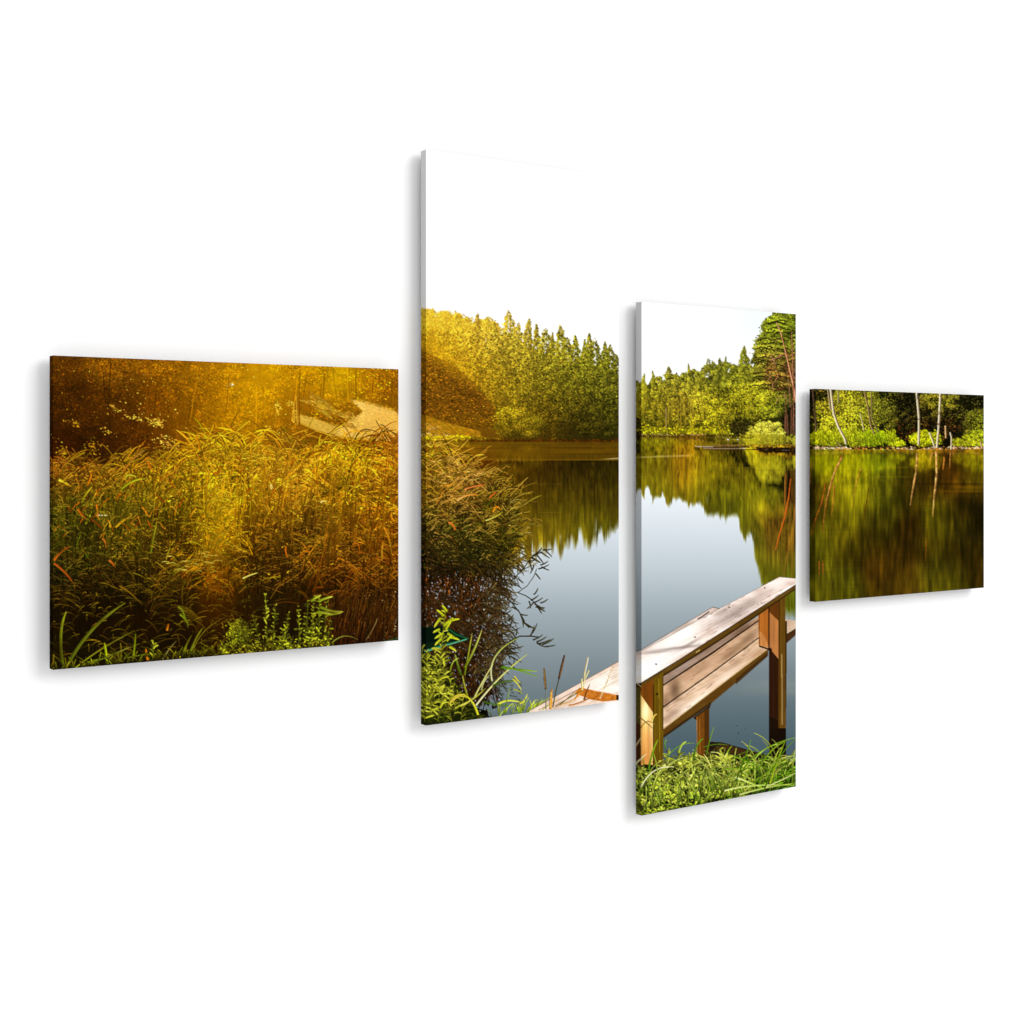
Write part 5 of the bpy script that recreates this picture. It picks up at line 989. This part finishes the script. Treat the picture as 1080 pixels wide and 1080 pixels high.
    poly([(800.4, 645), (810.6, 640), (810.6, 683), (801, 681)], rgb(170, 100, 38), tex=vwood(234)); poly([(800.4, 664), (806, 670), (810.6, 681), (810.6, 683), (801, 681)], rgb(206, 140, 80), tex=vwood(235), alpha=.8); line([(800.4, 644), (800.8, 681)], .6, rgb(120, 62, 14)); line([(810.9, 640), (811, 686)], .9, rgb(40, 20, 8)); line([(801, 681.6), (812, 685)], 1.2, rgb(34, 20, 12)); dabs(np.array([812.5]), np.array([685.5]), 1.8, 2.2, 0, np.array([rgb(44, 26, 16)]))
    # hand rail
    top = [(664, 692), (677.6, 686.2), (700, 674), (758.5, 642.2), (790, 625.5), (822, 608.6), (848, 611), (848, 613), (838.7, 617.2), (780, 655), (720, 693.5), (675.8, 720.6), (664, 727)]
    poly(top, rgb(240, 222, 212), tex=tex(1.1, 240))
    bx = (664, 604, 848, 730); gx, gy = grid(bx); ys, xs = win(bx); _, mm = inpoly(top, bx)
    soft2 = lambda cx, cy, rx, ry, c, a, rot=-.52: mixc(bx, rgb(*c), (np.exp(-(((gx - cx) * math.cos(rot) + (gy - cy) * math.sin(rot)) / rx) ** 2 - ((-(gx - cx) * math.sin(rot) + (gy - cy) * math.cos(rot)) / ry) ** 2) * a * mm).astype(np.float32))
    soft2(686, 704, 26, 11, (255, 251, 246), 1); soft2(716, 672, 30, 8, (255, 250, 244), .95); soft2(735, 678, 12, 5, (255, 244, 234), .8); soft2(776, 647, 26, 6, (150, 132, 124), .75); soft2(795, 632, 14, 3, (176, 156, 144), .5); soft2(762, 645, 10, 3, (128, 108, 98), .5); soft2(820, 616, 14, 4, (250, 238, 230), .7); soft2(808, 626, 12, 3, (196, 176, 164), .5)
    soft2(718, 683, 30, 1.6, (150, 136, 128), .85, -.12); soft2(690, 688, 20, 1.5, (160, 146, 138), .7, -.1); soft2(728, 679, 12, 1.6, (140, 124, 114), .7, -.5); soft2(745, 668, 12, 2, (200, 170, 150), .5)
    n = 240; x = U(676, 838, n); y = U(610, 718, n); k = in_mask(top, (664, 600, 848, 730))(x, y) & (x > 735); dabs(x[k], y[k], U(.8, 3.0, n)[k], .25, -.52, vary(np.tile(rgb(146, 122, 108), (k.sum(), 1)), .2, k.sum()), alpha=.6)
    for (x, y) in [(692, 700.5), (806.5, 620), (733, 672), (769, 640.5)]: dabs(np.array([x]), np.array([y]), .9, .7, .4, np.array([rgb(86, 66, 54)]))
    line([(677, 686.6), (758.5, 642.2), (822, 608.6), (848, 611)], .4, rgb(130, 112, 100), alpha=.5)
    poly([(848, 613), (838.7, 617.2), (780, 655), (720, 693.5), (675.8, 720.6), (664, 727), (664, 736), (675, 725.5), (699, 713.6), (740, 688), (790, 655.6), (838.7, 622), (848, 618)], rgb(98, 72, 24), tex=tex(1.5, 242))
    line([(848, 613), (838.7, 617.2), (780, 655), (720, 693.5), (675.8, 720.6)], .5, rgb(60, 40, 20)); poly([(699, 711.6), (740, 686), (790, 653.6), (838.7, 620.4), (838.7, 622), (790, 655.8), (740, 688.4), (699, 714)], rgb(54, 36, 12), alpha=.8)
    line([(734, 688), (738, 685.5)], .7, rgb(190, 160, 90)); poly([(664, 724), (675.6, 720.6), (677, 724), (672, 729), (664, 731)], rgb(62, 42, 18)); line([(672.5, 721.5), (677.5, 725)], .7, rgb(196, 170, 120))
    # left post
    poly([(664, 727), (676, 725), (676, 830), (664, 830)], rgb(84, 74, 30), tex=vwood(250)); poly([(664, 758), (676, 765), (676, 830), (664, 830)], rgb(78, 46, 22), tex=vwood(251))
    poly([(675.6, 724.6), (689.4, 716), (689.4, 830), (676, 830)], rgb(236, 188, 100), tex=vwood(252, 1.5)); poly([(675.6, 724.6), (689.4, 716), (689.4, 752.5), (676, 733)], rgb(122, 70, 16), tex=vwood(253))
    bx = (664, 700, 848, 866); gx, gy = grid(bx)
    soft3 = lambda cx, cy, rx, ry, c, a: mixc(bx, rgb(*c), (np.exp(-((gx - cx) / rx) ** 2 - ((gy - cy) / ry) ** 2) * a * ((gx > 676) & (gx < 689.2) & (gy > 733 + (gx - 676) * 1.45))).astype(np.float32))
    soft3(681, 750, 5, 12, (255, 244, 190), .95); soft3(687, 770, 3, 14, (250, 220, 150), .7); soft3(683, 780, 6, 12, (226, 150, 84), .6); soft3(680, 800, 6, 14, (190, 110, 50), .7)
    poly([(689, 716), (699.6, 709), (699.6, 830), (689, 830)], rgb(104, 80, 12), tex=vwood(254)); line([(689.3, 722), (689.3, 812)], .7, rgb(54, 34, 8)); line([(699.4, 712), (699.4, 770)], .5, rgb(50, 34, 10)); dabs(np.array([693.]), np.array([732.]), 1.2, 1.8, 1.2, np.array([rgb(52, 36, 10)])); line([(695, 716), (696, 800)], .5, rgb(134, 108, 26))
    def leaf(p, w, c0, c1, rib=.12):
        (a, b), (c, d), (e_, f) = p
        blades(*[np.array([float(v)]) for v in (a, b, c, d, e_, f)], w, w * .6, np.array([rgb(*c0)]), np.array([rgb(*c1)]), rib=rib)
    # lush growth at the foot
    poly([(664, 812), (680, 806), (700, 808), (730, 800), (760, 803), (790, 815), (820, 816), (848, 812), (848, 870), (664, 870)], rgb(30, 34, 8)); mg = in_mask([(664, 806), (700, 800), (730, 792), (770, 800), (800, 814), (848, 816), (848, 870), (664, 870)], (664, 785, 848, 870))
    gg = guide([(680, 840, 128, 146, 34), (700, 830, 132, 150, 30), (720, 815, 150, 166, 50), (740, 820, 140, 156, 44), (760, 825, 146, 164, 52), (790, 830, 96, 122, 24), (820, 825, 84, 112, 18), (690, 852, 128, 146, 34), (740, 842, 128, 150, 36), (800, 835, 130, 150, 50)], 16)
    speckle((664, 795, 848, 870), 1600, gg, (.15, .6), (.8, 2.2), mask=mg)
    n = 240; x = U(760, 848, n); y = U(812, 842, n); l = U(8, 30, n); a = U(-.4, 1.3, n)
    blades(x, y, x + a * l * .3, y - l * .7, x + a * l, y - l * U(.5, 1, n), U(.5, 1.2, n), .4, vary(np.tile(rgb(40, 62, 10), (n, 1)), .3, n), vary(np.tile(rgb(110, 150, 26), (n, 1)), .3, n))
    st = []
    for k in range(52):
        x = rng.uniform(668, 786); y0 = 864 - (x - 668) * .22; tp = np.interp(x, [668, 690, 715, 735, 760, 786], [826, 818, 800, 809, 802, 824]); y = rng.uniform(tp + 18, y0 + 6)
        st.append((y, x, max(12, min(44, y - tp + rng.uniform(-3, 14)))))
    for y, x, h in sorted(st):
        leafy_stem(x, y, h, rng.uniform(-.35, .35), rgb(214, 222, 74) * rng.uniform(.5, 1.2), leaf=rng.uniform(7, 12), n=max(5, int(h / 3.6)), dark=.3, w=.9, fat=.22)
    n = 240; x = U(668, 790, n); y = 818 + rng.random(n) * 46; k = mg(x, y); x, y = x[k], y[k]; n = len(x); o = np.argsort(y); x, y = x[o], y[o]
    l = U(4, 10, n); a = U(-2.9, .3, n)
    blades(x, y, x + np.cos(a) * l * .5, y + np.sin(a) * l * .5 - 1, x + np.cos(a) * l, y + np.sin(a) * l * .8, U(.9, 2.0, n), U(.6, 1.2, n), vary(gg(x, y) * U(.3, 1.1, n)[:, None], .15, n), vary(gg(x, y) * U(.8, 1.9, n)[:, None] + rgb(30, 32, 14), .1, n), chunk=60, rib=.16)
    n = 330; x = U(668, 800, n); y = 808 + rng.random(n) * 54; k = mg(x, y); x, y = x[k], y[k]; n = len(x)
    dabs(x, y, U(.9, 2.6, n), U(.4, 1.1, n), U(-1.3, 1.3, n), vary(np.tile(rgb(22, 30, 8), (n, 1)), .3, n))
    n = 170; x = U(668, 838, n); y = np.interp(x, [668, 838], [864, 834]) - U(0, 30, n); l = U(14, 42, n); a = U(-.7, 1.0, n)
    blades(x, y, x + a * l * .25, y - l * .7, x + a * l * 1.1, y - l * U(.6, 1, n), U(.5, 1.2, n), .45, vary(np.tile(rgb(62, 76, 16), (n, 1)), .3, n), vary(np.tile(rgb(186, 192, 86), (n, 1)), .2, n), rib=.1)
    for p, w, c0, c1 in [(((782, 816), (792, 790), (838, 778)), 1.2, (80, 110, 16), (130, 170, 30)), (((800, 812), (812, 788), (828, 782)), 1.2, (90, 120, 16), (150, 180, 40)), (((812, 826), (820, 800), (828, 782)), 1.5, (150, 170, 30), (120, 150, 24)), (((790, 830), (810, 812), (838, 796)), 1.2, (70, 96, 14), (150, 176, 40)), (((775, 798), (790, 804), (812, 812)), 1.0, (120, 150, 30), (90, 120, 20)), (((763, 811), (790, 809), (806, 812)), 1.1, (120, 150, 30), (80, 110, 16)),
                         (((776, 820), (786, 823), (806, 832)), 1.8, (226, 232, 150), (150, 180, 40)), (((764, 834), (790, 826), (838, 828)), 1.6, (206, 214, 130), (150, 176, 60)), (((780, 838), (806, 830), (838, 826)), 1.4, (190, 200, 110), (150, 170, 60)), (((808, 830), (826, 822), (838, 816)), 1.0, (190, 200, 120), (190, 200, 120)), (((806, 834), (816, 800), (840, 778)), 1.0, (60, 90, 14), (90, 130, 20)), (((776, 824), (786, 800), (792, 780)), 1.2, (50, 84, 14), (100, 140, 24)),
                         (((745, 796), (748, 780), (753, 767)), 1.0, (70, 110, 20), (120, 150, 40)), (((731, 802), (734, 782), (742, 779)), 1.8, (60, 96, 14), (110, 150, 30)), (((702, 790), (700, 782), (703, 780)), 1.2, (70, 110, 20), (130, 160, 40)), (((676, 830), (688, 806), (710, 809)), 1.2, (206, 206, 150), (220, 216, 170)), (((666, 818), (674, 800), (682, 795)), 1.2, (190, 190, 130), (206, 200, 150)), (((684, 812), (688, 790), (694, 780)), 1.8, (80, 120, 14), (140, 170, 40)), (((694, 818), (692, 800), (688, 792)), 1.2, (150, 160, 60), (120, 140, 30)),
                         (((668, 794), (672, 788), (676, 778)), .9, (150, 130, 90), (206, 190, 130)), (((676, 768), (682, 756), (690, 764)), .9, (150, 104, 50), (170, 120, 60)), (((688, 760), (689, 754), (693, 753)), 1.6, (226, 190, 90), (206, 170, 70)), (((674, 756), (682, 762), (688, 768)), .8, (140, 96, 40), (120, 80, 30)), (((704, 798), (716, 782), (732, 784)), .8, (90, 130, 20), (120, 150, 40)), (((716, 794), (718, 784), (724, 782)), 1.6, (150, 170, 50), (190, 206, 80)), (((742, 788), (756, 783), (768, 786)), .7, (80, 110, 20), (90, 120, 30))]:
        leaf(p, w, c0, c1)
    CLIP = [X0, Y0, X1, Y1]

def paint_picture():
    paint_far_forest(); paint_right_forest(); paint_small_right_wood()
    paint_water(); paint_trunks()
    paint_left_panel()
    wood = paint_reeds_by_lake()
    paint_jetty_bench(wood)
    # the print's muted inks
    np.clip(C, 0, 1, out=C)
    l = (C @ np.array([.3, .59, .11], np.float32))[..., None]
    C[:] = C * .98 + l * .02
    # the left half was printed with more punch
    ys, xs = win((X0, Y0, 434, Y1)); c = C[ys, xs]; C[ys, xs] = np.clip(c * .92 + (c - .34) * .16 * np.clip(c * 6, 0, 1), 0, 1)
    ys, xs = win((434, 470, X1, Y1)); c = C[ys, xs]; C[ys, xs] = np.clip(c + (c - .34) * .10 * np.clip(c * 6, 0, 1), 0, 1)
    return C
SHARP = .75
AMB, POWER, LX, LZ, LSX, LSY = 1.02, 3600.0, .72, .62, 15.5, 14.5

# ----------------------------------------------------------------------------------------------
# 2. THE PLACE: a white wall, four stand-off panels, a 50 mm lens
# ----------------------------------------------------------------------------------------------
F_PX, VX, VY = 1500.0, 2690.0, 480.0            # lens and vanishing point measured on the photograph (1080 px wide)
TH = math.atan(F_PX / (VX - 540.0))             # the camera looks this far to the right of the wall's normal
ST, CT = math.sin(TH), math.cos(TH)
D = 1.819                                       # camera to the plane of the print faces, metres
BOARD, GAP = 0.0145, 0.011                      # board thickness, air behind it

def to_plane(x, y):
    k = (x - 540.0) / F_PX
    X = D * (k * CT + ST) / (CT - k * ST)
    return X, (VY - y) * (X * ST + D * CT) / F_PX
def to_sheet(X, Z):
    q = X * ST + D * CT
    return 540.0 + F_PX * (X * CT - D * ST) / q, VY - F_PX * Z / q

sc = bpy.context.scene
col = sc.collection

def nodes(name):
    m = bpy.data.materials.new(name); m.use_nodes = True
    nt = m.node_tree
    return m, nt, nt.nodes['Principled BSDF']

PRINT_GAIN = 0.742
def mat_print(name, rough, gain):
    m, nt, b = nodes(name)
    a = nt.nodes.new('ShaderNodeAttribute'); a.attribute_name = 'ink'
    mx = nt.nodes.new('ShaderNodeVectorMath'); mx.operation = 'SCALE'; mx.inputs['Scale'].default_value = gain
    nt.links.new(a.outputs['Color'], mx.inputs[0]); nt.links.new(mx.outputs[0], b.inputs['Base Color'])
    b.inputs['Roughness'].default_value = rough
    b.inputs['Specular IOR Level'].default_value = 0.0
    return m

def mat_plain(name, c, rough=.6, bump=0.0, spec=.0):
    m, nt, b = nodes(name)
    n = nt.nodes.new('ShaderNodeTexNoise'); n.inputs['Scale'].default_value = 90; n.inputs['Detail'].default_value = 6
    tc = nt.nodes.new('ShaderNodeTexCoord'); nt.links.new(tc.outputs['Object'], n.inputs['Vector'])
    mr = nt.nodes.new('ShaderNodeMapRange'); mr.inputs['To Min'].default_value = .985; mr.inputs['To Max'].default_value = 1.0
    nt.links.new(n.outputs['Fac'], mr.inputs['Value'])
    v = nt.nodes.new('ShaderNodeVectorMath'); v.operation = 'SCALE'; v.inputs[0].default_value = c
    nt.links.new(mr.outputs[0], v.inputs['Scale']); nt.links.new(v.outputs[0], b.inputs['Base Color'])
    b.inputs['Roughness'].default_value = rough; b.inputs['Specular IOR Level'].default_value = spec
    if bump:
        bp = nt.nodes.new('ShaderNodeBump'); bp.inputs['Strength'].default_value = bump; bp.inputs['Distance'].default_value = .0004
        nt.links.new(n.outputs['Fac'], bp.inputs['Height']); nt.links.new(bp.outputs[0], b.inputs['Normal'])
    return m

M_print = mat_print('printed_satin_ink', .5, PRINT_GAIN)
M_side = mat_print('printed_board_edge_shaded', .6, .50)  # ink dimmer than on the face: shade of the edges put into the colour
M_board = mat_plain('white_rigid_foam_board', (.62, .62, .63))
M_alu = mat_plain('hanger_aluminium', (.55, .55, .56), .4)
M_wall = mat_plain('matt_white_wall_paint', (.81, .81, .81), .9, .05)

def to_lin(c):
    return np.where(c <= .04045, c / 12.92, ((c + .055) / 1.055) ** 2.4).astype(np.float32)

def sample(x, y):
    """bilinear look-up of the painted sheet"""
    u = np.clip((x - X0) * S - .5, 0, W - 1.001); v = np.clip((y - Y0) * S - .5, 0, H - 1.001)
    iu, iv = u.astype(int), v.astype(int); fu, fv = (u - iu)[..., None], (v - iv)[..., None]
    return (C2[iv, iu] * (1 - fu) + C2[iv, iu + 1] * fu) * (1 - fv) + (C2[iv + 1, iu] * (1 - fu) + C2[iv + 1, iu + 1] * fu) * fv

def grid_mesh(name, P, ink, mat, parent):
    """P: rows x cols x 3 points, ink: rows x cols x 3 linear colours"""
    r, c = P.shape[:2]
    me = bpy.data.meshes.new(name)
    me.vertices.add(r * c); me.vertices.foreach_set('co', P.reshape(-1).astype(np.float32))
    i = np.arange(r * c).reshape(r, c)
    q = np.stack([i[:-1, :-1], i[1:, :-1], i[1:, 1:], i[:-1, 1:]], -1).reshape(-1, 4)
    n = len(q)
    me.loops.add(n * 4); me.loops.foreach_set('vertex_index', q.reshape(-1).astype(np.int32))
    me.polygons.add(n); me.polygons.foreach_set('loop_start', np.arange(0, n * 4, 4, dtype=np.int32))
    me.update(calc_edges=True)
    at = me.color_attributes.new('ink', 'FLOAT_COLOR', 'POINT')
    rgba = np.ones((r * c, 4), np.float32); rgba[:, :3] = ink.reshape(-1, 3)
    at.data.foreach_set('color', rgba.reshape(-1))
    me.materials.append(mat)
    o = bpy.data.objects.new(name, me); col.objects.link(o); o.parent = parent
    return o

def box_mesh(name, lo, hi, mat, parent, bevel=0.0):
    bm = bmesh.new(); bmesh.ops.create_cube(bm, size=1)
    for v in bm.verts:
        v.co = [(lo[k] + hi[k]) / 2 + v.co[k] * (hi[k] - lo[k]) for k in range(3)]
    if bevel: bmesh.ops.bevel(bm, geom=bm.edges[:], offset=bevel, segments=2, affect='EDGES')
    me = bpy.data.meshes.new(name); bm.to_mesh(me); bm.free(); me.materials.append(mat)
    o = bpy.data.objects.new(name, me); col.objects.link(o); o.parent = parent
    return o

def panel(name, label, xl, xr, yt, yb):
    """xl..xr: left and right edge of the print, yt, yb: top and bottom measured at the left edge"""
    Xa, Zt = to_plane(xl, yt); _, Zb = to_plane(xl, yb); Xb, _ = to_plane(xr, yt)
    root = bpy.data.objects.new(name, None); col.objects.link(root)
    root.location = (Xa, D, Zb); root.empty_display_size = .05
    root['label'] = label; root['category'] = 'art print'; root['group'] = 'panels of the four-piece lake picture'
    w, h = Xb - Xa, Zt - Zb
    pw = xr - xl; ph = yb - yt
    nc, nr = int(pw / .62) + 2, int(ph / .62) + 2
    # columns follow the drawing's own spacing so the ink is equally fine everywhere
    sx = np.linspace(xl, xr, nc)
    XX = to_plane(sx, 0 * sx)[0]; ZZ = np.linspace(Zt, Zb, nr)
    GX, GZ = np.meshgrid(XX, ZZ)
    px, py = to_sheet(GX, GZ)
    P = np.stack([GX - Xa, np.zeros_like(GX), GZ - Zb], -1)
    face = grid_mesh('print', P, to_lin(sample(px, py)), M_print, root)
    # edges, the picture runs on over them
    e = BOARD
    ns = 8
    # left
    tt = np.linspace(0, 1, ns)
    T, Z2 = np.meshgrid(tt, ZZ); px, py = to_sheet(np.full_like(T, Xa) - 0.0, Z2)
    P = np.stack([0 * T, (1 - T) * e, Z2 - Zb], -1)
    grid_mesh('edge', P, to_lin(sample(px - 5 * (1 - T), py)), M_side, root).name = 'printed_edge'
    T, Z2 = np.meshgrid(tt, ZZ); px, py = to_sheet(np.full_like(T, Xb), Z2)
    P = np.stack([0 * T + w, T * e, Z2 - Zb], -1)
    grid_mesh('printed_edge', P, to_lin(sample(px - 2, py)), M_side, root)
    for top in (1, 0):
        GX, T = np.meshgrid(XX, tt)
        px, py = to_sheet(GX, np.full_like(GX, Zt if top else Zb))
        P = np.stack([GX - Xa, ((1 - T) if top else T) * e, np.full_like(GX, h if top else 0)], -1)
        grid_mesh('printed_edge', P, to_lin(sample(px, py + (1 if top else -1) * 1.5)), M_side, root)
    box_mesh('backing_board', (.0004, .0012, .0004), (w - .0004, e - .0003, h - .0004), M_board, root)
    fr = box_mesh('hanging_frame', (w * .2, e, h * .25), (w * .8, e + GAP, h * .30), M_alu, root, .001)
    return root

wall = box_mesh('wall', (-7, D + BOARD + GAP, -2.2), (12, D + BOARD + GAP + .12, 2.6), M_wall, None)
wall['kind'] = 'structure'

paint_picture()
C2 = blur_box(C, 1, 1)                                              # the print's own softness
C2 = np.clip(C2 + SHARP * (C2 - blur_box(C2, 2, 2)), 0, 1)            # and the sharpening of a printed photograph
panel('picture_panel', 'wide printed panel on the far left showing golden sunlit reeds and a sandy slope', 56.0, 420.2, 374.9, 706.5)
panel('picture_panel', 'tall printed panel with white sky, dark reeds, green boat bow and cattails', 449.3, 652.6, 157.8, 765.2)
panel('picture_panel', 'tall printed panel showing the wooden jetty bench and handrail above leafy plants', 676.6, 839.3, 318.3, 860.2)
panel('picture_panel', 'small wide printed panel on the far right showing pale trunks mirrored in dark water', 860.0, 1037.6, 410.1, 634.8)

# camera: 50 mm lens, level, shifted a little downwards
cam = bpy.data.cameras.new('camera'); co = bpy.data.objects.new('camera', cam); col.objects.link(co)
cam.sensor_width = 36.0; cam.lens = 36.0 * F_PX / 1080.0
cam.shift_x = 0.0; cam.shift_y = -(540.0 - VY) / 1080.0
co.location = (0, 0, 0); co.rotation_euler = (math.radians(90), 0, -TH)
cam.clip_end = 100
sc.camera = co

# light: even white studio surroundings and one very large soft lamp, high on the right
wd = bpy.data.worlds.new('World'); sc.world = wd; wd.use_nodes = True
wd.node_tree.nodes['Background'].inputs['Color'].default_value = (1, 1, 1, 1)
wd.node_tree.nodes['Background'].inputs['Strength'].default_value = AMB
la = bpy.data.lights.new('softbox', 'AREA'); la.shape = 'RECTANGLE'; la.size = LSX; la.size_y = LSY; la.energy = POWER; la.color = (1, 1, 1)
lo = bpy.data.objects.new('softbox', la); col.objects.link(lo)
cx = 1.2
lo.location = (cx + LX * 18, D - 18, LZ * 18)
import mathutils
lo.rotation_euler = (mathutils.Vector((cx, D, 0)) - lo.location).to_track_quat('-Z', 'Y').to_euler()

sc.view_settings.view_transform = 'Standard'; sc.view_settings.look = 'None'
sc.view_settings.exposure = 0; sc.view_settings.gamma = 1
